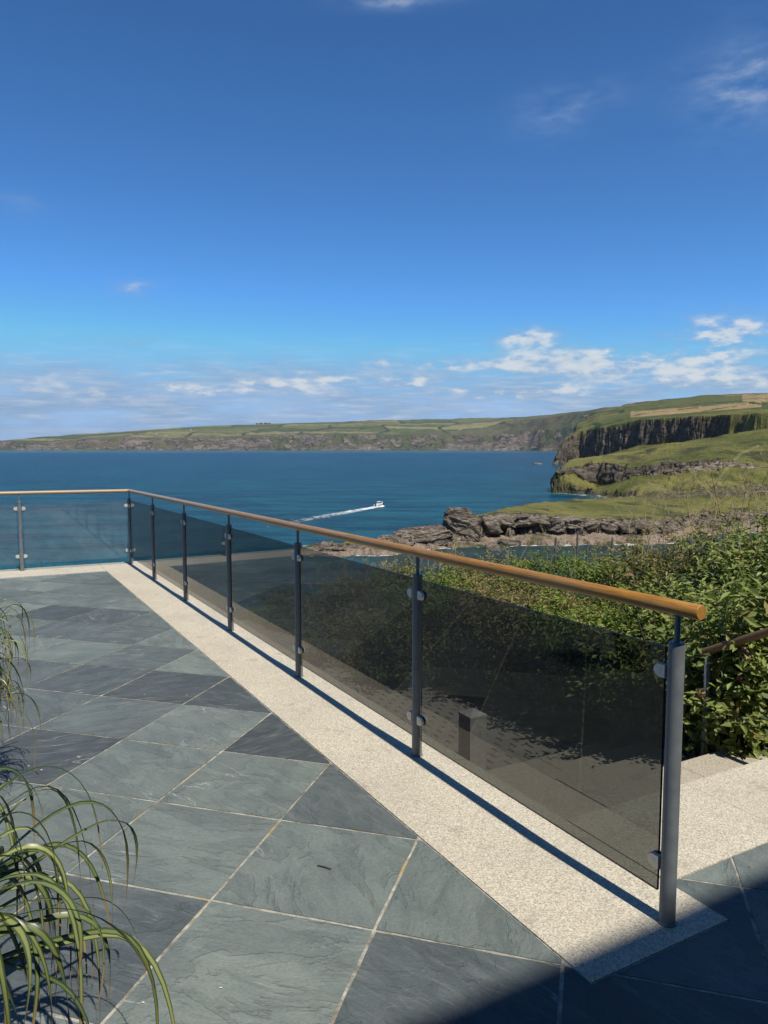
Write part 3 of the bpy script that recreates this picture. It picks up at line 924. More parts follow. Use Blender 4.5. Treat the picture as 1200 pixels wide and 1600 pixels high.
sea = np_mesh('sea', np.stack([SX, SY, np.full(A.shape, SEA_Z)], -1).reshape(-1, 3), Fq, 'sea_water', {'shallow': sh.ravel(), 'murk': (np.clip((172 - Yq) / 10, 0, 1) * np.clip((Uq - 540) / 60, 0, 1) * vis * .85 * (R > 90)).ravel()})
tag(sea, kind='structure')


# free-standing rocks by the water
def ico(sub=4):
    import bmesh
    bm = bmesh.new()
    bmesh.ops.create_icosphere(bm, subdivisions=sub, radius=1.0)
    v = np.array([p.co[:] for p in bm.verts]); f = np.array([[q.index for q in p.verts] for p in bm.faces])
    bm.free()
    return v, f


ICO5, ICO3 = ico(6), ico(4)


def rock(name, u, Y, size, zc, label, seed, hi=True, group=None, tilt=0.25):
    v, f = ICO5 if hi else ICO3
    v = v.copy()
    n = fbm(v[:, 0] * 1.3 + seed, v[:, 1] * 1.3, v[:, 2] * 1.3, oct=4, seed=seed)
    # bedding planes, dipping
    bed = v[:, 2] * 0.85 + v[:, 0] * 0.5 * (1 if tilt > 0 else -1) + v[:, 1] * 0.2
    lay = fbm(bed * 7, v[:, 0] * 1.1, v[:, 1] * 1.1, oct=5, seed=seed + 5, gain=0.6)
    sq = np.sign(v) * np.abs(v) ** 0.72
    p = sq * (1 + 0.22 * n[:, None]) * (1 + 0.13 * lay[:, None])
    p = p * np.array(size)
    x, y = ray_xy(u, Y)
    p = p + np.array([x, y, SEA_Z + zc])
    o = np_mesh(name, p, f, 'land_rock', {'rock': np.full(len(p), 1.2), 'turf': np.tile([.1, .1, .04], (len(p), 1))}, loc=(x, y, SEA_Z))
    return tag(o, label, 'rock', group)


rock('boulder', 721, 168, (4.3, 3.4, 4.0), 3.3, 'big rounded grey boulder standing at the tip of the grassy headland', 3)
rock('boulder', 656, 163, (6.0, 3.0, 2.6), 1.1, 'low sloping slab of brown rock beside the big rounded boulder', 8, tilt=-.3)
rock('sea_rock', 770, 156.5, (1.7, 1.2, 1.15), 0.2, 'small round tan rock alone in the surf below the headland', 12, False)
rock('sea_rock', 838, 905, (6, 4, 1.5), 0.0, 'flat dark skerry with white surf off the far cliffs', 15, False)
rock('boulder', 612, 158, (4.4, 2.2, 1.9), 0.7, 'low brown rock spur trailing into the sea beyond the sloping slab', 22, tilt=-.3)
rock('shore_rock', 795, 164, (2.6, 1.3, 1.0), 0.3, 'dark wedge of wet rock at the foot of the headland cliff', 25, False)
for k_, (u_, Y_, sx_, sz_, zc_) in enumerate([(768, 171.0, 2.6, 2.2, 3.6), (789, 172.6, 3.0, 1.7, 4.6), (815, 173.0, 3.4, 1.5, 4.7), (842, 173.2, 3.0, 1.3, 4.6), (868, 173.4, 2.4, 1.6, 3.7),
                                                 (893, 173.6, 3.2, 1.3, 4.1), (920, 173.8, 2.6, 1.5, 3.6), (948, 174.2, 3.0, 1.4, 3.6), (976, 174.4, 2.6, 1.6, 3.0), (1004, 174.8, 3.0, 1.3, 3.2)]):
    rock('rock_ledge', u_, Y_, (sx_, 2.9, sz_), zc_, 'craggy grey brown ledge jutting from the cliff of the grassy headland', 40 + k_, False, 'ledges along the headland cliff', tilt=.3 if k_ % 2 else -.3)
rock('boulder', 533, 152, (4.8, 2.0, 1.3), 0.25, 'flat tan reef at the very end of the rock spur', 27)

# ground beside and below the terrace, falling to the sea
gx = np.concatenate([np.linspace(-60, -14, 24), np.linspace(-13.5, 16, 120), np.linspace(16.5, 70, 40)])
gy = np.concatenate([np.linspace(-14, 0, 20), np.linspace(.25, 24, 110), np.linspace(24.5, 95, 60)])
GX, GY = np.meshgrid(gx, gy)


def ground_z(x, y):
    s, t = st_of(x, y)
    z = path_z(s) - 0.06
    z = z + 0.10 * np.clip((t - 2.5) / 0.5, 0, 1) - 0.42 * np.maximum(0, t - 5.5)
    z = z - 0.9 * np.maximum(0, s - 12.5) - 0.25 * np.maximum(0, s - 9.0)
    z = np.where(t < 0.1, np.where(s > LEN - 0.5, -1.8 - 2.2 * np.maximum(0, s - LEN), -1.6), z)
    z = z - np.where((t < -5), 0.8 * (-5 - t) * (s > LEN), 0)
    z = np.where((s < 2.6) & (t > 0.1) & (t < 2.3), np.minimum(z, -1.15), z)
    bank = np.clip((t - 2.3) / 0.4, 0, 1) * np.clip((2.6 - s) / 1.5, 0, 1) * 0.75
    return np.maximum(z + bank, SEA_Z - 3)


GZ = ground_z(GX, GY) + fbm(GX / 2.5, GY / 2.5, oct=4, seed=91) * 0.05 + fbm(GX / 9, GY / 9, oct=4, seed=92) * 0.6 * np.clip((GY - 18) / 10, 0, 1)
ny, nx = GX.shape
idx = np.arange(nx * ny).reshape(ny, nx)
Fq = np.stack([idx[:-1, :-1], idx[:-1, 1:], idx[1:, 1:], idx[1:, :-1]], -1).reshape(-1, 4)
tag(np_mesh('ground', np.stack([GX, GY, GZ], -1).reshape(-1, 3), Fq, 'ground_soil'), kind='structure')
# ================================================================== TERRACE
R2 = sqrt(2.0)
TILE = 0.61


def tp_prism(mb, st_poly, h_top, h_bot, jitter=0.0, tilt=(0, 0)):
    """slab over a polygon in s,t; both faces follow the fall of the paving"""
    n = len(st_poly)
    sc = sum(p[0] for p in st_poly) / n; tc_ = sum(p[1] for p in st_poly) / n
    top, bot = [], []
    for (s, t_) in st_poly:
        top.append(TP(s, t_, h_top + tilt[0] * (s - sc) + tilt[1] * (t_ - tc_)))
        bot.append(TP(s, t_, h_bot))
    fs = [tuple(range(n)), tuple(range(2 * n - 1, n - 1, -1))] + [(i, n + i, n + (i + 1) % n, (i + 1) % n) for i in range(n)]
    area = sum(top[i][0] * top[(i + 1) % n][1] - top[(i + 1) % n][0] * top[i][1] for i in range(n))
    if area < 0:
        fs = [tuple(reversed(f)) for f in fs]
    mb.add(top + bot, fs)
    return mb


def rect(s0, s1, t0, t1):
    return [(s0, t0), (s1, t0), (s1, t1), (s0, t1)]


def clip_rect(poly, s0, s1, t0, t1):
    def cut(pl, ax, val, keep_less):
        out = []
        for i in range(len(pl)):
            a, b = pl[i], pl[(i + 1) % len(pl)]
            ia = (a[ax] <= val) == keep_less or a[ax] == val
            ib = (b[ax] <= val) == keep_less or b[ax] == val
            if ia:
                out.append(a)
            if ia != ib:
                w = (val - a[ax]) / (b[ax] - a[ax])
                out.append((a[0] + w * (b[0] - a[0]), a[1] + w * (b[1] - a[1])))
        return out
    for ax, val, less in ((0, s0, False), (0, s1, True), (1, t0, False), (1, t1, True)):
        poly = cut(poly, ax, val, less)
        if len(poly) < 3:
            return []
    return poly


def poly_area(p):
    return abs(sum(p[i][0] * p[(i + 1) % len(p)][1] - p[(i + 1) % len(p)][0] * p[i][1] for i in range(len(p)))) / 2


def ragged(poly, step=0.09, amp=0.0022):
    out = []
    for i in range(len(poly)):
        a, b = poly[i], poly[(i + 1) % len(poly)]
        L = math.hypot(b[0] - a[0], b[1] - a[1])
        k = max(1, int(L / step))
        for j in range(k):
            w = j / k
            jx, jy = (random.uniform(-amp, amp), random.uniform(-amp, amp))
            out.append((a[0] + (b[0] - a[0]) * w + jx, a[1] + (b[1] - a[1]) * w + jy))
    return out


S_BACK, S_FAR, S_OUT = -4.2, 9.075, 9.93
mb = MB()
tp_prism(mb, rect(S_BACK, S_OUT, -9.0, 0.196), -0.0016, -2.2)
tp_prism(mb, rect(S_BACK, 0.163, 0.199, 6.0), -0.0016, -2.2)
terrace = build('terrace', mb, 'pointing')
tag(terrace, kind='structure')

regions = [(S_BACK, S_FAR - .003, -9.0, -0.436), (S_BACK, -0.095, -0.436, 0.199), (S_BACK, 0.163, 0.199, 5.6)]
# stone tones: grey green, blue grey, near black
TONES = [(0.188, 0.218, 0.202), (0.150, 0.176, 0.168), (0.172, 0.200, 0.186), (0.098, 0.114, 0.118), (0.206, 0.236, 0.217), (0.080, 0.092, 0.097), (0.124, 0.143, 0.142)]
PICK = {}   # (i, j) -> tone, for slabs whose tone stands out in the photograph


def slab_ij(u, v):
    a_ = PITCH + atan((v - 800) / F_PX)
    Y = CAM_H / (tan(a_) - FALL); D = CAM_H + FALL * Y
    X = (u - 600) / F_PX * (Y * cos(PITCH) + D * sin(PITCH))
    s, t_ = st_of(X, Y)
    return (math.floor(((s - t_) / R2 - .328) / TILE), math.floor(((s + t_) / R2 - .302) / TILE))


for (u, v, k) in [(430, 1150, 5), (560, 1250, 6), (370, 1090, 5), (720, 1530, 5), (250, 1450, 3), (100, 1180, 5), (280, 1070, 5), (480, 1230, 4), (330, 1330, 0), (520, 1370, 2),
                  (420, 1530, 4), (760, 1430, 2), (240, 1130, 1), (330, 1140, 4), (200, 1210, 1), (150, 1290, 0), (170, 1100, 6), (130, 1060, 3), (250, 1020, 6), (60, 1010, 4),
                  (300, 1000, 0), (800, 1580, 3), (1000, 1560, 3), (40, 1500, 3), (270, 1190, 2)]:
    PICK[slab_ij(u, v)] = TONES[k]
for i in range(-6, 22):
    for j in range(-18, 16):
        a0, b0 = .328 + TILE * i, .302 + TILE * j
        g_ = 0.0040 + random.uniform(0, 0.0030)
        sq = [((a + b) / R2, (b - a) / R2) for a, b in ((a0 + g_, b0 + g_), (a0 + TILE - g_, b0 + g_), (a0 + TILE - g_, b0 + TILE - g_), (a0 + g_, b0 + TILE - g_))]
        mb = MB()
        lift = random.uniform(0.0002, 0.0018)
        tl = (random.uniform(-.0015, .0015), random.uniform(-.0015, .0015))
        ar = 0
        pieces = [p for p in (clip_rect(sq, *r) for r in regions) if p]
        for p in pieces:
            if poly_area(p) < 0.0012:
                continue
            ar += poly_area(p)
            rp = ragged(p) if len(pieces) == 1 else p
            tp_prism(mb, rp, lift, -0.02, tilt=tl if len(pieces) == 1 else (0, 0))
        if not mb.v:
            continue
        o = build('slate_slab', mb, 'slate', terrace)
        tone = PICK.get((i, j), random.choice(TONES + TONES[:3]))
        f_ = random.uniform(.92, 1.08)
        o.color = (tone[0] * f_, tone[1] * f_, tone[2] * f_, 1)

# granite kerb strip under the balustrade, and along the sea side
cuts = [-0.09, 1.45, 2.98, 4.55, 6.1, 7.7, 9.02, S_OUT]
for a, b in zip(cuts[:-1], cuts[1:]):
    mb = MB(); tp_prism(mb, rect(a + .0011, b - .0011, -0.430, 0.196), 0.004, -0.05)
    build('granite_slab', mb, 'granite', terrace)
tt = -0.432
while tt > -9:
    mb = MB(); tp_prism(mb, rect(9.135, S_OUT, max(-9, tt - 1.5) + .0012, tt - .0012), 0.004, -0.05)
    build('granite_slab', mb, 'granite', terrace)
    tt -= 1.5
# slotted drain along the sea side
dr = MB()
for (a, b) in ((9.078, 9.090), (9.120, 9.132)):
    tp_prism(dr, rect(a, b, -9.0, -0.445), 0.0035, -0.02)
k = 0
while -0.45 - k * 0.05 > -8.9:
    t1 = -0.45 - k * 0.05
    tp_prism(dr, rect(9.090, 9.120, t1 - 0.022, t1), 0.0030, -0.015)
    k += 1
drain = build('drain_grating', dr, 'drain_steel')
tag(drain, 'slotted steel drain between slate paving and granite kerb', 'drain')

# granite steps going down beside the balustrade
steps = empty('steps', TP(0.8, 1.0, -0.9), kind='structure')
mb = MB(); tp_prism(mb, rect(0.1645, 0.68, 0.2, 2.3), -0.05, -2.0); build('step_core', mb, 'granite_step', steps)
lv = 0.0
edges = [0.1645, 0.69, 1.16, 1.64, 2.12, 2.60]
for k in range(5):
    a, b = edges[k], edges[k + 1]
    z1 = -0.18 * k + 0.002
    joints = [[0.2, 0.95, 1.72, 2.3], [0.2, 0.72, 1.45, 2.3], [0.2, 1.0, 1.8, 2.3], [0.2, 0.6, 1.4, 2.3], [0.2, 0.9, 1.7, 2.3]][k]
    for t0, t1 in zip(joints[:-1], joints[1:]):
        mb = MB(); tp_prism(mb, rect(a + .002, b - .001 + (0.012 if k < 5 else 0), t0 + .003, t1 - .003), z1 + random.uniform(-.002, .002), z1 - 0.055)
        build('step_slab', mb, 'granite' if k == 0 else 'granite_step', steps)
    if k:
        mb = MB(); tp_prism(mb, rect(a, b - .004, 0.2, 2.3), z1 - 0.056, -2.0); build('step_core', mb, 'granite_step', steps)

# brick path at the foot of the steps
pmb = MB()
seg = np.linspace(2.6, 12.0, 20)
for a, b in zip(seg[:-1], seg[1:]):
    pts = [(*XY(a, .2), path_z(a) - .0005), (*XY(b, .2), path_z(b) - .0005), (*XY(b, 2.45), path_z(b) - .0005), (*XY(a, 2.45), path_z(a) - .0005)]
    pmb.add(pts, [(3, 2, 1, 0)])
path = build('path', pmb, 'paver_sand')
tag(path, kind='structure')
box = MB()
ang = math.atan2(DIR[1], DIR[0])
hx, hy, hz = 0.0425, 0.0925, 0.03
bb = 0.006
ring = lambda d, z: [(-hx + d, -hy + d, z), (hx - d, -hy + d, z), (hx - d, hy - d, z), (-hx + d, hy - d, z)]
vs = ring(0, -hz) + ring(0, hz - bb) + ring(bb, hz)
fs = [(3, 2, 1, 0), (8, 9, 10, 11)] + [(i, (i + 1) % 4, 4 + (i + 1) % 4, 4 + i) for i in range(4)] + [(4 + i, 4 + (i + 1) % 4, 8 + (i + 1) % 4, 8 + i) for i in range(4)]
rotm = lambda p: (p[0] * DIR[0] + p[1] * NRM[0], p[0] * DIR[1] + p[1] * NRM[1], p[2])
pm = MB().add([rotm(p) for p in vs], [tuple(reversed(f)) for f in fs]).mesh('paver', (0, 0, 0))
pm.materials.append(MATS['paver_brick'])
rest = MB(); cnt = 0
for r_ in range(92):
    s = 2.66 + r_ * 0.1
    for c_ in range(12):
        t_ = 0.28 + c_ * 0.2 + (0.1 if r_ % 2 else 0)
        if t_ > 2.4:
            continue
        x, y = XY(s, t_); z = path_z(s) - 0.024 + random.uniform(-.002, .002)
        if cnt < 290:
            place('paver', pm, 'paver_brick', (x, y, z), path); cnt += 1
        else:
            rest.add([(rotm(p)[0] + x, rotm(p)[1] + y, p[2] + z) for p in vs], [tuple(reversed(f)) for f in fs])
tag(build('paver_field', rest, 'paver_brick', path), kind='stuff')

# ------------------------------------------------------------------ balustrade
bal = empty('glass_balustrade', TP(0, 0, 0.004), 'balustrade of grey posts, smoked glass panels and round timber handrail on granite kerb', 'balustrade')
PR, PH, RAIL_H, RR = 0.0265, 0.965, 1.082, 0.0250
post_mb = MB().lathe([(0.031, 0.0), (0.031, 0.006), (PR, 0.008), (PR, PH - .004), (PR - .004, PH), (0.0095, PH + .0005), (0.0095, RAIL_H - RR + .004)], n=28)
post_me = post_mb.mesh('post', (0, 0, 0))
post_me.materials.append(MATS['post_paint'])


def d_clamp(sgn):
    """D shaped glass clamp, flat side against the post"""
    prof = [(0.0, -0.025), (0.0, 0.025)] + [(0.026 + 0.026 * cos(a), 0.025 * sin(a)) for a in np.linspace(pi / 2, -pi / 2, 11)]
    mb = MB()
    for (ta, tb) in ((-0.0195, -0.0075), (0.0075, 0.0195)):
        n = len(prof)
        vs, fs = [], []
        for tq, sh in ((ta, .004 if ta < 0 else 0), (ta + .003 if ta < 0 else ta, 0), (tb, 0 if tb < 0 else .004)) if False else ((ta, 0.0035 if ta < 0 else 0.0), (tb, 0.0 if tb < 0 else 0.0035)):
            for (a, z) in prof:
                ca = 0.024
                vs.append((sgn * (ca + (a - ca) * (1 - sh / .025)), tq, z * (1 - sh / .025)))
        fs = [tuple(range(n)), tuple(range(2 * n - 1, n - 1, -1))] + [(i, n + i, n + (i + 1) % n, (i + 1) % n) for i in range(n)]
        mb.add([rotm(p) for p in vs], fs)
    q = [(0.0, -.0076, -.02), (0.012, -.0076, -.02), (0.012, .0076, -.02), (0.0, .0076, -.02)]
    vs = [(sgn * p[0], p[1], p[2]) for p in q] + [(sgn * p[0], p[1], -p[2]) for p in q]
    mb.add([rotm(p) for p in vs], [(0, 1, 2, 3), (7, 6, 5, 4), (0, 4, 5, 1), (1, 5, 6, 2), (2, 6, 7, 3), (3, 7, 4, 0)])
    # screw head
    for tq in (-0.0205, 0.0205):
        c = [(sgn * (0.026 + .008 * cos(a)), tq, .008 * sin(a)) for a in np.linspace(0, 2 * pi, 9)[:-1]]
        mb.add([rotm(p) for p in c], [tuple(range(8))])
    me = mb.mesh('clamp', (0, 0, 0))
    me.materials.append(MATS['steel'])
    import bmesh
    bm = bmesh.new(); bm.from_mesh(me); bmesh.ops.recalc_face_normals(bm, faces=bm.faces[:]); bm.to_mesh(me); bm.free()
    return me


CL = {1: d_clamp(1), -1: d_clamp(-1)}


def post(s, t_, sides):
    o = place('post', post_me, 'post_paint', TP(s, t_, 0.004), bal)
    smooth_by_angle(o, 35)
    for (ax, sg) in sides:
        for hgt in (0.205, 0.865):
            off = (PR - .001) * sg
            p = TP(s + (off if ax == 's' else 0), t_ + (off if ax == 't' else 0), hgt)
            c = place('clamp', CL[sg], 'steel', p, o)
            if ax == 't':
                c.rotation_euler = (0, 0, -pi / 2)
    return o


STEP = LEN / 6
for i in range(7):
    sides = []
    if i < 6: sides.append(('s', 1))
    if i > 0: sides.append(('s', -1))
    if i == 6: sides.append(('t', -1))
    post(STEP * i, 0.0, sides)
LT = 1.45
for i in range(1, 6):
    post(LEN, -LT * i, [('t', 1)] + ([('t', -1)] if i < 5 else []))


def panel(s0, t0, s1, t1, gm='smoked_glass'):
    """10 mm glass sheet standing between two points"""
    dx = np.array([s1 - s0, t1 - t0]); L = np.linalg.norm(dx); dx /= L
    nx_ = np.array([-dx[1], dx[0]]) * 0.005
    vs = []
    for hgt in (0.098, 0.945):
        for (s, t_) in ((s0, t0), (s1, t1)):
            for sg in (1, -1):
                vs.append(TP(s + nx_[0] * sg, t_ + nx_[1] * sg, hgt))
    # 0: s0+,1: s0-,2: s1+,3: s1-, then the upper four
    mb = MB().add(vs, [(0, 2, 6, 4), (3, 1, 5, 7), (0, 4, 5, 1), (2, 3, 7, 6), (4, 6, 7, 5), (0, 1, 3, 2)])
    o = build('glass_panel', mb, None, bal)
    o.data.materials.append(MATS[gm]); o.data.materials.append(MATS['dark_glass_edge'])  # cut edges coloured near black, for light absorbed inside the glass
    for p in o.data.polygons:
        p.material_index = 0 if p.index < 2 else 1
    import bmesh
    bm = bmesh.new(); bm.from_mesh(o.data); bmesh.ops.recalc_face_normals(bm, faces=bm.faces[:]); bm.to_mesh(o.data); bm.free()
    o['label'] = 'smoked grey glass panel' if gm == 'smoked_glass' else 'clear salt-hazed glass panel facing the sea'
    return o


for i in range(6):
    panel(STEP * i + .042, 0, STEP * (i + 1) - .042, 0)
for i in range(5):
    panel(LEN, -LT * i - .042, LEN, -LT * (i + 1) + .042, 'clear_glass')
def rail_pts(a, b, n):
    return [TP(a[0] + (b[0] - a[0]) * k / n, a[1] + (b[1] - a[1]) * k / n, RAIL_H) for k in range(n + 1)]
rp = rail_pts((-0.085, 0), (LEN, 0), 16)
mb = MB()
e0 = np.array(rp[0]); d0 = np.array(rp[1]) - e0; d0 /= np.linalg.norm(d0)
mb.tube([e0 - d0 * .004] + rp + rail_pts((LEN, 0), (LEN, -7.3), 10)[1:], [RR * .88] + [RR] * 27, n=24)
rail = build('handrail', mb, 'handrail_wood', bal)
smooth_by_angle(rail, 50)

# ------------------------------------------------------------------ stair handrail on the far side of the steps
hr = empty('stair_handrail', (*XY(1.27, 1.84), -0.4), 'weathered round timber stair handrail on thin grey posts, half hidden in the shrubs', 'handrail')
top = lambda s: 0.343 - 0.53 * (s - 1.27)
pts = [(*XY(1.31, 1.84), top(1.31))] + [(*XY(s, 1.84), top(s)) for s in (1.0, 0.6, 0.3, 0.05)]
smooth_by_angle(build('rail', MB().tube(pts, 0.024, n=16), 'stair_rail_wood', hr), 50)
for s, zb in ((1.27, -0.40), (0.12, -0.06)):
    x, y = XY(s, 1.84)
    build('rail_post', MB().lathe([(0.019, 0), (0.019, top(s) - zb - .02)], (x, y, zb), 16), 'post_paint', hr, True)

# ------------------------------------------------------------------ low square bollard on the path
bx, by = ray_xy(742, 5.25)
bz = float(path_z(st_of(bx, by)[0])) - 0.01
bo = empty('bollard', (bx, by, bz), 'low square grey timber bollard with a sloping cap on the brick path', 'bollard')
def stq(sv, tv):
    return (bx + DIR[0] * sv + NRM[0] * tv, by + DIR[1] * sv + NRM[1] * tv)
w_ = 0.072
ztop = CAM_H - 5.25 * tan(PITCH + atan((1118 - 800) / F_PX))
mb = MB().prism([stq(-w_, -w_), stq(w_, -w_), stq(w_, w_), stq(-w_, w_)], bz, ztop)
build('shaft', mb, 'bollard_wood', bo)
q = [stq(-w_ - .003, -w_ - .003), stq(w_ + .003, -w_ - .003), stq(w_ + .003, w_ + .003), stq(-w_ - .003, w_ + .003)]
c4 = [stq(-w_ * .1, -w_ * .1), stq(w_ * .1, -w_ * .1), stq(w_ * .1, w_ * .1), stq(-w_ * .1, w_ * .1)]
vs = [(*p, ztop + .001) for p in q] + [(*p, ztop + .018) for p in q] + [(*p, ztop + .055) for p in c4]
mb = MB().add(vs, [(0, 1, 2, 3), (8, 11, 10, 9)] + [(i, 4 + i, 4 + (i + 1) % 4, (i + 1) % 4) for i in range(4)] + [(4 + i, 8 + i, 8 + (i + 1) % 4, 4 + (i + 1) % 4) for i in range(4)])
build('cap', mb, 'bollard_wood', bo)

# ------------------------------------------------------------------ the building behind the viewer, whose eaves shade the foot of the picture
EAVE_Z = 8.5
SE = 0.015 - EAVE_Z / tan(radians(SUN_EL)) * cos(radians(SUN_AZ - (180 - 28.93)))
bd_ = empty('building', (*XY(SE - 2, -1), 0), 'grey rendered building with slate roof overlooking the terrace', 'building')
def stbox(s0, s1, t0, t1, z0, z1):
    return MB().prism([XY(s0, t0), XY(s1, t0), XY(s1, t1), XY(s0, t1)], z0, z1)
build('wall', stbox(SE - 6.0, SE - 0.75, -10, 9, -0.0, EAVE_Z - .15), 'render_wall', bd_)
roof = build('roof', stbox(SE - 6.5, SE, -10.5, 9.5, EAVE_Z - 0.148, EAVE_Z), 'roof_slate', bd_)
for k in range(5):
    tw = -8.5 + k * 3.6
    wn = build('window', stbox(SE - .752, SE - .735, tw, tw + 1.8, .3, 2.3), 'white_paint', bd_)
    build('pane', stbox(SE - .736, SE - .730, tw + .07, tw + 1.73, .37, 2.23), 'dark_glass', wn)
# ================================================================== PLANTS
def leaf_cloud(pts, nrm, size, tint, fold=0.25, aspect=0.42):
    """many small folded leaves: pts (n,3), nrm (n,3) rough facing"""
    n = len(pts)
    r = rng.normal(size=(n, 3))
    ax = np.cross(nrm, r); ax /= np.linalg.norm(ax, axis=1, keepdims=True) + 1e-9     # along the leaf
    wd = np.cross(nrm, ax); wd /= np.linalg.norm(wd, axis=1, keepdims=True) + 1e-9
    nn = np.cross(ax, wd)
    L = size[:, None]; Wd = L * aspect
    base = pts - ax * L * .5
    c = pts - nn * L * fold * .25
    v = np.stack([base, pts - wd * Wd * .5 + nn * L * .06, pts + wd * Wd * .5 + nn * L * .06, pts + ax * L * .5 - nn * L * .12, c], 1)
    o = np.arange(n)[:, None] * 5
    f = np.concatenate([o + np.array([[0, 4, 1]]), o + np.array([[0, 2, 4]]), o + np.array([[1, 4, 3]]), o + np.array([[4, 2, 3]])], 0)
    return v.reshape(-1, 3), f, np.repeat(tint, 5)


def shrub(name, u, Y, vtop, rad, n, m, label, group, leafsize=0.05, depth=None, stalks=0, blooms=0, cat='shrub', lump=20, seed=0, zbase=None):
    """a shrub standing on the ground: stems and a leafy crown made of clumps"""
    r_ = np.random.default_rng(100 + seed)
    x, y = ray_xy(u, Y)
    zg = float(ground_z(np.array(x), np.array(y))) if zbase is None else zbase
    ztop = CAM_H - Y * tan(PITCH + atan((vtop - 800) / F_PX))
    hgt = max(0.25, ztop - zg)
    root = empty(name, (x, y, zg), label, cat, group)
    # stems
    st = MB(); ends = []
    for k in range(7):
        a = r_.uniform(0, 2 * pi); rr = rad * r_.uniform(.2, .8)
        e = np.array([x + rr * cos(a), y + rr * sin(a), zg + hgt * r_.uniform(.55, .85)])
        b = np.array([x + .08 * cos(a), y + .08 * sin(a), zg - .03])
        m1 = b * .5 + e * .5 + np.array([0, 0, hgt * .12])
        st.tube([b, m1, e], [.016, .011, .005], n=5, caps=False)
    build('stem', st, 'bark', root)
    # clumps
    cl = []
    for k in range(lump):
        a = r_.uniform(0, 2 * pi); q = sqrt(r_.uniform(0, 1)) * .72
        zz = zg + hgt * (r_.uniform(.12, .80) if k > 2 else r_.uniform(.7, .84))
        w = (.62 - .25 * abs((zz - zg) / hgt - .45))
        cl.append((x + rad * q * cos(a), y + rad * q * sin(a), zz, rad * w * r_.uniform(.40, .75), hgt * r_.uniform(.08, .17)))
    cl.append((x, y, zg + hgt * .45, rad * .82, hgt * .45))
    cl = np.array(cl)
    clt = r_.uniform(-.22, .22, len(cl))
    n_a = int(n * .5)
    ii = r_.integers(0, len(cl), n_a)
    ii[: n_a // 5] = len(cl) - 1
    d = r_.normal(size=(n_a, 3)); d /= np.linalg.norm(d, axis=1, keepdims=True)
    c = cl[ii]
    p = c[:, :3] + d * np.stack([c[:, 3], c[:, 3], c[:, 4]], 1) * r_.uniform(.55, 1.0, n_a)[:, None]
    tint = np.clip(.40 + clt[ii] + r_.normal(size=n_a) * .22, 0, .88)
    sz = leafsize * 1.25 * r_.uniform(.45, 1.55, n_a)
    # leafy shoots: leaves set alternately along a stem that grows out of the clumps
    LPS = 11
    n_s = int(n * .5 / LPS)
    ji = r_.integers(0, len(cl), n_s)
    ds = r_.normal(size=(n_s, 3)); ds[:, 2] = np.abs(ds[:, 2]) * .8 + .1; ds /= np.linalg.norm(ds, axis=1, keepdims=True)
    cs = cl[ji]
    b0 = cs[:, :3] + ds * np.stack([cs[:, 3], cs[:, 3], cs[:, 4]], 1) * r_.uniform(.75, 1.0, n_s)[:, None]
    gd = ds + np.array([0, 0, .65]) + r_.normal(size=ds.shape) * .35; gd /= np.linalg.norm(gd, axis=1, keepdims=True)
    SL_ = r_.uniform(.12, .34, n_s)
    kk = np.arange(LPS) / (LPS - 1)
    ps = b0[:, None, :] + gd[:, None, :] * (SL_[:, None] * kk[None, :])[..., None]
    ps[..., 2] -= (kk ** 2)[None, :] * SL_[:, None] * .25
    side = r_.normal(size=(n_s, LPS, 3)); side -= (side * gd[:, None, :]).sum(-1, keepdims=True) * gd[:, None, :]
    side /= np.linalg.norm(side, axis=-1, keepdims=True)
    lsz = leafsize * 1.25 * (1.15 - .55 * kk)[None, :] * r_.uniform(.7, 1.25, (n_s, LPS))
    ps = ps + side * (lsz * .5)[..., None]
    st_t = np.clip(.50 + clt[ji] + r_.normal(size=n_s) * .2, 0, .8)
    tint_s = np.clip(st_t[:, None] + .22 * kk[None, :] + r_.normal(size=(n_s, LPS)) * .08, 0, .88)
    dry = r_.random(n_s) < .06
    tint_s[dry] = 1.0
    p = np.concatenate([p, ps.reshape(-1, 3)]); d = np.concatenate([d, (gd[:, None, :] * .5 + side * .6 + np.array([0, 0, .35])).reshape(-1, 3)])
    tint = np.concatenate([tint, tint_s.ravel()]); sz = np.concatenate([sz, lsz.ravel()])
    over = p[:, 2] > ztop + .20
    p[over, 2] = ztop + .20 - r_.uniform(0, .30, over.sum())
    s_, t_ = st_of(p[:, 0], p[:, 1])
    keep = (p[:, 2] > zg - .02) & ~((t_ < 1.58) & (s_ < 3.0)) & ~((t_ < 2.05) & (s_ < .95)) & ~((t_ < .32) & (s_ < 9.9))
    p, d, tint, sz = p[keep], d[keep], tint[keep], sz[keep]
    nn = d + np.array([0, 0, .5]) + r_.normal(size=d.shape) * .4
    nn /= np.linalg.norm(nn, axis=1, keepdims=True)
    tint = np.where(r_.random(len(p)) < .03, 1.0, tint)
    v, f, tn = leaf_cloud(p, nn, sz, tint)
    np_mesh('crown', v, f, m, {'tint': tn}, loc=(x, y, zg), parent=root, smooth=False)
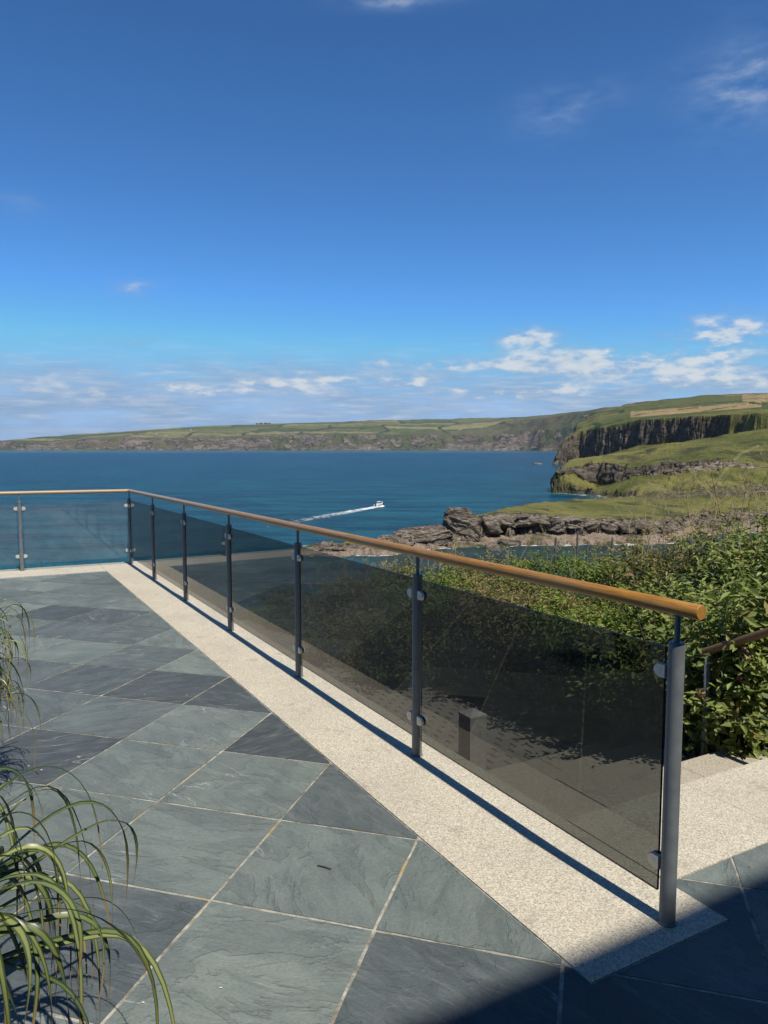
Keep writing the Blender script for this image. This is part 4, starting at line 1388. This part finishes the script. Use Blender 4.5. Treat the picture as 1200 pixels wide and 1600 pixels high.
    if stalks:
        sv, sf, tt = [], [], []
        for k in range(stalks):
            a = r_.uniform(0, 2 * pi); q = sqrt(r_.uniform(0, 1)) * rad * .8
            b = np.array([x + q * cos(a), y + q * sin(a), ztop - .35])
            le = np.array([r_.normal() * .22, r_.normal() * .22, 1.0]); L = r_.uniform(.4, .75)
            mid = b + le * L * .6; tip = b + le * L + np.array([r_.normal() * .12, r_.normal() * .12, -.05])
            mbs = MB().tube([b, mid, tip], [.0035, .003, .0015], n=4, caps=False)
            o = len(sv); sv += mbs.v; sf += [tuple(i + o for i in fc) for fc in mbs.f]
            # seed head: short bristles
            for q2 in range(26):
                w = r_.uniform(.72, 1.0); c0 = mid * (1 - (w - .6) / .4) + tip * ((w - .6) / .4)
                dv = r_.normal(size=3) * .028; dv[2] = abs(dv[2]) + .01
                o = len(sv)
                sv += [tuple(c0), tuple(c0 + dv), tuple(c0 + dv * .9 + np.array([.004, .003, 0]))]; sf += [(o, o + 1, o + 2)]
        mbx = MB(); mbx.v = [tuple(map(float, q)) for q in sv]; mbx.f = sf; mbx.uv = [(0.0, 0.0)] * len(sv)
        tag(build('stalk', mbx, 'dry_stem', root), kind='stuff')
    for k in range(blooms):
        a = r_.uniform(-2.4, -.6); zz = r_.uniform(.35, .95)
        q = rad * r_.uniform(.75, 1.0)
        c0 = np.array([x + q * cos(a), y + q * sin(a), zg + hgt * zz])
        bloom(c0, .035 * r_.uniform(.7, 1.2), root, 'pink_bloom' if k % 3 else 'seed_head', 60)
    return root


def bloom(c0, rad, root, m, n=120, name='flower_head'):
    d = rng.normal(size=(n, 3)); d /= np.linalg.norm(d, axis=1, keepdims=True)
    p = np.asarray(c0) + d * rad * rng.uniform(.6, 1.0, n)[:, None]
    v, f, tn = leaf_cloud(p, d, np.full(n, rad * .42), np.full(n, .5), aspect=.7)
    return np_mesh(name, v, f, m, loc=tuple(c0), parent=root, smooth=False)


H1 = 'shrubs along the brick path'
shr = [
 # name, u, Y, vtop, rad, n, material, label, leaf size, stalks, blooms
 ('broadleaf_shrub', 1165, 4.62, 925, .66, 10000, 'leaf_shrub', 'bushy light green broadleaf shrub with dried brown flower heads beside the stair handrail', .060, 0, 0),
 ('broadleaf_shrub', 1265, 4.5, 870, .66, 7000, 'leaf_shrub', 'tall light green shrub overhanging the far side of the granite steps', .060, 0, 2),
 ('broadleaf_shrub', 1060, 5.75, 905, .72, 8500, 'leaf_shrub', 'dense green shrub behind the end post of the balustrade', .058, 0, 1),
 ('tangled_shrub', 1185, 6.3, 790, .95, 9000, 'leaf_shrub', 'tall tangled shrub with dry grass stalks rising above the light green broadleaf shrub', .056, 34, 2),
 ('tangled_shrub', 1085, 7.2, 822, .95, 8500, 'leaf_olive', 'olive green shrub full of thin dry stems beneath the rocky inlet', .046, 30, 2),
 ('bramble_bush', 950, 6.5, 930, .80, 8000, 'leaf_bramble', 'dark green bramble bush seen through the smoked glass by the steps', .048, 0, 0),
 ('bramble_bush', 985, 8.2, 856, .95, 8500, 'leaf_bramble', 'bright green bramble patch with red berries in front of the wire fence', .046, 4, 3),
 ('olive_bush', 862, 7.2, 915, .85, 8000, 'leaf_olive', 'brownish olive bush along the path behind the bollard', .044, 0, 0),
 ('bramble_bush', 880, 9.2, 862, 1.0, 8500, 'leaf_bramble', 'low bright green bush in front of the wire fence posts', .046, 2, 0),
 ('olive_bush', 778, 8.0, 905, .85, 7500, 'leaf_olive', 'olive brown bush between the bollard and the timber handrail', .042, 0, 0),
 ('olive_bush', 775, 10.2, 866, 1.0, 8000, 'leaf_olive', 'broad olive bush below the small rock in the surf', .046, 6, 0),
 ('bramble_bush', 700, 9.2, 880, .85, 7500, 'leaf_bramble', 'rounded green bush rising just above the smoked glass', .046, 2, 0),
 ('olive_bush', 655, 10.8, 874, .80, 7000, 'leaf_weed', 'yellow green bush under the low brown rock spur', .044, 8, 0),
 ('grassy_bush', 600, 11.6, 905, .75, 6000, 'leaf_grass', 'tuft of yellowed grass behind the smoked glass above the inlet', .06, 30, 0),
 ('olive_bush', 545, 12.2, 900, .85, 6500, 'leaf_olive', 'dull brown green bush seen through the middle glass panels', .046, 12, 0),
 ('olive_bush', 470, 13.0, 920, .85, 6000, 'leaf_weed', 'low green bush at the top of the slope behind the glass', .05, 8, 0),
 ('olive_bush', 640, 8.6, 965, .70, 6500, 'leaf_weed', 'green scrub close behind the glass beside the path edge', .044, 0, 0),
 ('olive_bush', 545, 9.8, 965, .75, 6500, 'leaf_olive', 'brown scrub low behind the glass next to the dull bush', .044, 5, 0),
 ('bramble_bush', 420, 14.2, 945, .8, 5000, 'leaf_bramble', 'dark low bush furthest down the slope behind the glass', .05, 0, 0),
 ('broadleaf_shrub', 1290, 6.0, 770, 1.0, 6000, 'leaf_shrub', 'tall green shrub at the outer end of the hedge', .052, 10, 0),
]
made = []
for k, (nm, u, Y, vt, rd, n, m_, lb, lf, stk, blm) in enumerate(shr):
    made.append(shrub(nm, u, Y, vt, rd, n, m_, lb, H1, lf, stalks=stk, blooms=blm, cat='bush' if 'bush' in nm else 'shrub', seed=k))
# the dried flower heads that stand out on the light green shrub
for (u, v, Y, r_) in [(1170, 1023, 4.2, .045), (1102, 1083, 4.35, .032), (1163, 1059, 4.2, .016)]:
    c0 = ((u - 600) / F_PX * Y * 1.01, Y, CAM_H - Y * tan(PITCH + atan((v - 800) / F_PX)))
    bloom(c0, r_, made[0], 'pink_bloom' if r_ < .02 else 'seed_head', 260)

# bits of weed at the edge of the seaward kerb
def weed(s, t_, h, n, k, label):
    x, y, z = TP(s, t_, -0.30)
    r_ = np.random.default_rng(900 + k)
    root = empty('weed', (x, y, z), label, 'weed', 'weeds at the outer edge of the kerb')
    v, f, tt = [], [], []
    for q in range(n):
        a = r_.uniform(0, 2 * pi); L = (h + .30) * r_.uniform(.6, 1.0); le = r_.uniform(.05, .35)
        b = np.array([x + .05 * r_.normal(), y + .05 * r_.normal(), z])
        tip = b + np.array([cos(a) * L * le, sin(a) * L * le, L]); w = np.array([-sin(a), cos(a), 0]) * .008
        m1 = b * .4 + tip * .6 + np.array([0, 0, .03])
        o = len(v); v += [b - w, b + w, m1 + w, m1 - w, tip + w * .2, tip - w * .2]
        f += [(o, o + 1, o + 2, o + 3), (o + 3, o + 2, o + 4, o + 5)]; tt += [r_.uniform(.1, 1)] * 6
    np_mesh('foliage', np.array(v), np.array(f), 'leaf_weed', {'tint': np.array(tt)}, loc=(x, y, z), parent=root, smooth=False)


for k, (t_, h) in enumerate([(-1.72, .05), (-1.45, .08), (-1.28, .07), (-1.05, .03), (-.72, .03), (-1.6, .06), (-.2, .04)]):
    weed(S_OUT + .06, t_, h, 26, k, 'small tuft of weed poking up behind the seaward granite kerb')
for k, (s, h) in enumerate([(8.9, .10), (8.2, .14), (7.4, .12), (6.6, .10)]):
    weed(s, .30, h, 40, 20 + k, 'grassy weed against the outer side of the granite kerb behind the glass')


# ------------------------------------------------------------------ variegated sedges in pots at the left edge
def sedge(x, y, ztop, n, label, plabel, seed, reach, lift, wdt, azr):
    r_ = np.random.default_rng(seed)
    zd = TP(*st_of(x, y), 0.003)[2]
    pot = empty('planter', (x, y, zd), plabel, 'planter', 'pots of sedge on the terrace')
    hp = ztop - zd
    build('body', MB().lathe([(.10, 0), (.135, hp * .5), (.15, hp - .03), (.16, hp - .03), (.16, hp), (.14, hp), (.138, hp - .05)], (x, y, zd), 28), 'planter_clay', pot, True)
    build('soil', MB().lathe([(.02, hp - .049), (.137, hp - .047), (.06, hp - .03)], (x, y, zd), 20), 'soil', pot)
    root = empty('sedge', (x, y, ztop - .03), label, 'plant')
    for k in range(n):
        a = r_.uniform(*azr) if r_.random() < .75 else r_.uniform(0, 2 * pi)
        L = reach * r_.uniform(.62, 1.15)
        up = lift * r_.uniform(.05, 1.1)
        w0 = wdt * r_.uniform(.6, 1.25)
        tw = r_.uniform(-.7, .7)
        drp = r_.uniform(0, 1) ** .7
        sway = r_.normal() * .25
        N = 18
        b = np.array([x + .05 * r_.normal(), y + .05 * r_.normal(), ztop - .04])
        pts = []
        ca, sa = cos(a), sin(a)
        for q in range(N + 1):
            w = q / N
            out = L * sin(w * pi / 2 * 1.12) / sin(pi / 2 * 1.0)
            zz = up * (1 - (1 - w / .5) ** 2) if w < .5 else up - (.16 + .40 * drp) * (reach / .6) * ((w - .5) / .5) ** 1.9
            sd = sway * L * w * w
            pts.append(b + np.array([ca * out - sa * sd, sa * out + ca * sd, zz]))
        v, f, uvv = [], [], []
        for q, p in enumerate(pts):
            w = q / N
            tg = (pts[min(q + 1, N)] - pts[max(q - 1, 0)]); tg /= np.linalg.norm(tg) + 1e-9
            sd = np.cross(tg, [0, 0, 1.0]); sd /= np.linalg.norm(sd) + 1e-9
            nn = np.cross(sd, tg)
            an = tw * w * 1.6
            sd2 = sd * cos(an) + nn * sin(an); n2_ = nn * cos(an) - sd * sin(an)
            ww = w0 * (min(1, .45 + w * 2.2)) * (1 - max(0, (w - .5) / .5) ** 1.5) * .5 + .0006
            v += [p - sd2 * ww + n2_ * ww * .35, p, p + sd2 * ww + n2_ * ww * .35]
            uvv += [(0, w), (.5, w + 1e-4), (1, w)]
        for q in range(N):
            o = q * 3
            f += [(o, o + 1, o + 4, o + 3), (o + 1, o + 2, o + 5, o + 4)]
        mb = MB().add(v, f, [(float(q[0]), float(q[1])) for q in uvv])
        build('blade', mb, 'sedge_blade', root, True)
    return root


sedge(-1.08, 1.50, .45, 88, 'large arching sedge with yellow striped blades spilling over slate in the foreground', 'grey pot holding the large arching sedge', 41, .46, .36, .0150, (-1.3, 1.3))
sedge(-1.98, 3.20, .42, 270, 'bushy drooping sedge casting its shadow on the slate by the terrace edge', 'grey pot holding the bushy drooping sedge', 52, .30, .43, .0090, (-1.6, 1.5))
# ================================================================== SMALL THINGS
# motor boat with its wake
bxy = np.array(ray_xy(592, 22 * F_PX / 94.5)); wxy = np.array(ray_xy(455, 22 * F_PX / 118.0))
hd = bxy - wxy; WL = np.linalg.norm(hd); hd /= WL; hp_ = np.array([hd[1], -hd[0]])
boat = empty('motor_boat', (bxy[0], bxy[1], SEA_Z), 'small white motor boat speeding across the bay ahead of its wake', 'boat')
def bp(a, b, z):
    return (bxy[0] + hd[0] * a * .85 + hp_[0] * b * .85, bxy[1] + hd[1] * a * .85 + hp_[1] * b * .85, SEA_Z + z * .85)
hull = MB(); secs = [(-3.0, 1.05, .95, -.2), (-1.5, 1.2, 1.0, -.25), (0.3, 1.2, 1.15, -.2), (1.9, .9, 1.45, 0.0), (3.0, .42, 1.7, .4), (3.6, .04, 1.85, .95)]
vs = []
for (a, w, zt, zb) in secs:
    vs += [bp(a, -w, zt), bp(a, -w * .85, zt * .45 + zb * .4), bp(a, 0, zb), bp(a, w * .85, zt * .45 + zb * .4), bp(a, w, zt)]
fs = []
for i in range(5):
    for k in range(4):
        fs.append((i * 5 + k, i * 5 + k + 1, i * 5 + k + 6, i * 5 + k + 5))
    fs.append((i * 5 + 4, i * 5, i * 5 + 5, i * 5 + 9))
fs += [(0, 4, 3, 2, 1), (25, 26, 27, 28, 29)]
build('hull', hull.add(vs, fs), 'hull_white', boat)
cab = [(-.6, .85), (1.3, .85), (1.3, -.85), (-.6, -.85)]
cv_ = [bp(a, b, 1.15) for a, b in cab] + [bp(a * .8 - .1, b * .85, 2.25) for a, b in cab]
cabin = build('cabin', MB().add(cv_, [(0, 1, 2, 3), (7, 6, 5, 4)] + [(i, 4 + i, 4 + (i + 1) % 4, (i + 1) % 4) for i in range(4)]), 'hull_white', boat)
wv = [bp(a * 1.03, b * 1.02, 1.6) for a, b in cab] + [bp(a * .87 - .05, b * .90, 2.08) for a, b in cab]
build('window', MB().add(wv, [(0, 1, 2, 3), (7, 6, 5, 4)] + [(i, 4 + i, 4 + (i + 1) % 4, (i + 1) % 4) for i in range(4)]), 'dark_glass', cabin)
ev = [bp(-3.25 + a, b, z) for z in (.3, 1.5) for a, b in ((-.2, -.22), (.25, -.22), (.25, .22), (-.2, .22))]
build('outboard_motor', MB().add(ev, [(3, 2, 1, 0), (4, 5, 6, 7)] + [(i, (i + 1) % 4, 4 + (i + 1) % 4, 4 + i) for i in range(4)]), 'cloth_dark', boat)
sv = [bp(a, b * 1.03, z) for (a, b, z) in [(-3.0, 1.06, .72), (-1.5, 1.2, .78), (.3, 1.2, .9), (1.9, .92, 1.15)]]
st_ = MB()
for sg in (1, -1):
    q = [bp(a, sg * w, z + dz) for (a, w, z) in [(-3.0, 1.07, .72), (-1.5, 1.215, .76), (.3, 1.215, .88), (1.9, .93, 1.15)] for dz in (0, .2)]
    st_.add(q, [(0, 2, 3, 1), (2, 4, 5, 3), (4, 6, 7, 5)])
build('stripe', st_, 'hull_red', boat)
# foam: the wake behind and the splash round the hull
v, f, th = [], [], []
N, M = 160, 8
for i in range(N + 1):
    w = i / N
    d = -w * WL * 1.6 + 1.5
    wid = 1.6 + 5.2 * w ** .6
    lat = math.sin(w * 9) * .5 * w + 3.0 * w * w
    for k in range(M + 1):
        q = k / M * 2 - 1
        p = bp(d, lat + q * wid, .06 + .5 * exp(-w * 22) * (1 - q * q))
        v.append(p); th.append(max(0, (1 - w) ** .8 * (1 - abs(q) ** 2.2)) * (.75 + .25 * exp(-w * 6)))
for i in range(N):
    for k in range(M):
        o = i * (M + 1) + k
        f.append((o, o + 1, o + M + 2, o + M + 1))
wk = np_mesh('wake', np.array(v), np.array(f), 'wake_foam', {'thick': np.array(th)})
tag(wk, kind='stuff')
v, f, th = [], [], []
for sg in (1, -1):
    o0 = len(v)
    for i in range(24):
        w = i / 23
        a = 3.0 - 7.0 * w; wi = .4 + 1.0 * min(1, w * 2.4)
        for k in range(5):
            q = k / 4
            v.append(bp(a, sg * (wi + q * 1.3), .08 + .7 * (1 - q) * sin(pi * min(1, w * 1.6 + .15)) * .8)); th.append(.95 - .6 * q)
    for i in range(23):
        for k in range(4):
            o = o0 + i * 5 + k
            f.append((o, o + 1, o + 6, o + 5))
tag(np_mesh('bow_spray', np.array(v), np.array(f), 'wake_foam', {'thick': np.array(th)}), kind='stuff')

# wire fence along the cliff edge beyond the shrubs
wf = empty('wire_fence', (*ray_xy(900, 14), -2.4), 'low wire fence on thin posts at the cliff edge beyond the brambles', 'fence')
tops = []
for (u, v, Y) in [(868, 840, 13.2), (902, 830, 13.6), (918, 846, 15.5), (957, 840, 15.0), (1090, 812, 16.0)]:
    x, y = ray_xy(u, Y); zt = CAM_H - Y * tan(PITCH + atan((v - 800) / F_PX))
    zb = float(ground_z(np.array(x), np.array(y))) - .05
    build('fence_post', MB().tube([(x, y, zb), (x + .01, y, (zb + zt) / 2), (x + .015, y, zt)], .019, n=7), 'fence_wood', wf)
    tops.append((x, y, zt))
order = [tops[i] for i in (0, 1, 3, 4)]
for dz in (.06, .35):
    build('wire', MB().tube([(p[0], p[1], p[2] - dz) for p in order], .0025, n=4), 'wire', wf)

# far farmhouses on the hills
def house(u, Y, w, label, rot):
    x = (u - 600) / F_PX * Y
    hgt = float(loft(FAR, np.array([float(u)]), np.array([float(Y)]))[0]) + SEA_Z - 1.5
    root = empty('farmhouse', (x, Y, hgt), label, 'house', 'white farmhouses on the far hills')
    c, s = cos(rot), sin(rot)
    P = lambda a, b, z: (x + a * c - b * s, Y + a * s + b * c, hgt + z)
    q = [(-w, -w * .5), (w, -w * .5), (w, w * .5), (-w, w * .5)]
    vs = [P(a, b, 0) for a, b in q] + [P(a, b, w * .8) for a, b in q] + [P(-w, 0, w * 1.25), P(w, 0, w * 1.25)]
    build('wall', MB().add(vs, [(0, 1, 5, 4), (1, 2, 6, 9, 5), (2, 3, 7, 6), (3, 0, 4, 8, 7)]), 'white_paint', root)
    e = w * 1.06
    rv = [P(-e, -w * .56, w * .78), P(e, -w * .56, w * .78), P(e, 0, w * 1.30), P(-e, 0, w * 1.30), P(e, w * .56, w * .78), P(-e, w * .56, w * .78)]
    build('roof', MB().add(rv, [(0, 1, 2, 3), (3, 2, 4, 5)]), 'roof_slate', root)


for k, (u, Y, w) in enumerate([(238, 4330, 5), (247, 4360, 6), (252, 4300, 4), (206, 4280, 4), (300, 4700, 5)]):
    house(u, Y, w, 'tiny white farmhouse among the fields of the far coast', .4 * k)

# trees on the far skyline
def far_tree(u, Y, r, k):
    x = (u - 600) / F_PX * Y
    hgt = float(loft(FAR if Y > 2600 else NEAR, np.array([float(u)]), np.array([float(Y)]))[0]) + SEA_Z
    root = empty('tree', (x, Y, hgt - 1), 'dark rounded tree on the skyline of the far hills', 'tree', 'trees on the far skyline')
    build('trunk', MB().tube([(x, Y, hgt - 1), (x, Y, hgt + r)], [r * .12, r * .06], n=6), 'bark', root)
    n = 500
    d = rng.normal(size=(n, 3)); d /= np.linalg.norm(d, axis=1, keepdims=True)
    p = np.array([x, Y, hgt + r * .6]) + d * np.array([r * 2.4, r, r]) * rng.uniform(.6, 1.05, n)[:, None]
    v, f, tn = leaf_cloud(p, d, np.full(n, r * .4), np.clip(rng.normal(size=n) * .15 + .2, 0, .8), aspect=.8)
    np_mesh('crown', v, f, 'leaf_bramble', {'tint': tn}, loc=(x, Y, hgt - 1), parent=root, smooth=False)


for k, (u, Y, r) in enumerate([(403, 5230, 5), (409, 5235, 6), (416, 5230, 6), (422, 5232, 5)]):
    far_tree(u, Y, r, k)

# a twig and a few fallen petals on the slate
def on_deck(u, v):
    a_ = PITCH + atan((v - 800) / F_PX)
    Y = CAM_H / (tan(a_) - FALL); D = CAM_H + FALL * Y
    return (u - 600) / F_PX * (Y * cos(PITCH) + D * sin(PITCH)), Y


a, b = on_deck(496, 1354), on_deck(517, 1360)
tw = MB().tube([(a[0], a[1], -FALL * a[1] + .0055), ((a[0] + b[0]) / 2, (a[1] + b[1]) / 2 + .001, -FALL * a[1] + .007), (b[0], b[1], -FALL * b[1] + .006)], [.002, .0025, .0022], n=6)
tag(build('twig', tw, 'bark'), 'short dark twig lying on a grey green slate slab', 'twig')
for k, (u, v) in enumerate([(45, 1198), (65, 1204), (165, 1070), (265, 1021), (224, 1022), (226, 1086), (292, 1087), (333, 1134), (345, 1545), (224, 1568)]):
    x, y = on_deck(u, v); z = -FALL * y + .0032
    r = .006 if k < 2 else .0045
    c = [(x + r * cos(q) * random.uniform(.7, 1.2), y + r * sin(q) * random.uniform(.7, 1.2), z + (.002 if q > 3 else 0)) for q in np.linspace(0, 2 * pi, 9)[:-1]]
    mb = MB().add([(x, y, z + .003)] + c, [(0, 1 + q, 1 + (q + 1) % 8) for q in range(8)])
    tag(build('petal', mb, 'petal'), 'tiny fallen white petal lying on the slate paving', 'petal', 'white petals on the slate')

# sea air between here and the far shore
m, t = mat('haze_air')
vol = t.n('ShaderNodeVolumePrincipled', {'Color': (0.80, 0.88, 1.0, 1), 'Density': 3.2e-5, 'Anisotropy': 0.3})
t.n('ShaderNodeOutputMaterial', {'Volume': vol.outputs[0]})
hb = 14500.0
mb = MB().prism([(-hb, -hb), (hb, -hb), (hb, hb), (-hb, hb)], SEA_Z - 8, 330.0)
hz = place('haze', mb.mesh('haze', (0, 0, 0)), 'haze_air', (0, 0, 0))
tag(hz, kind='stuff')
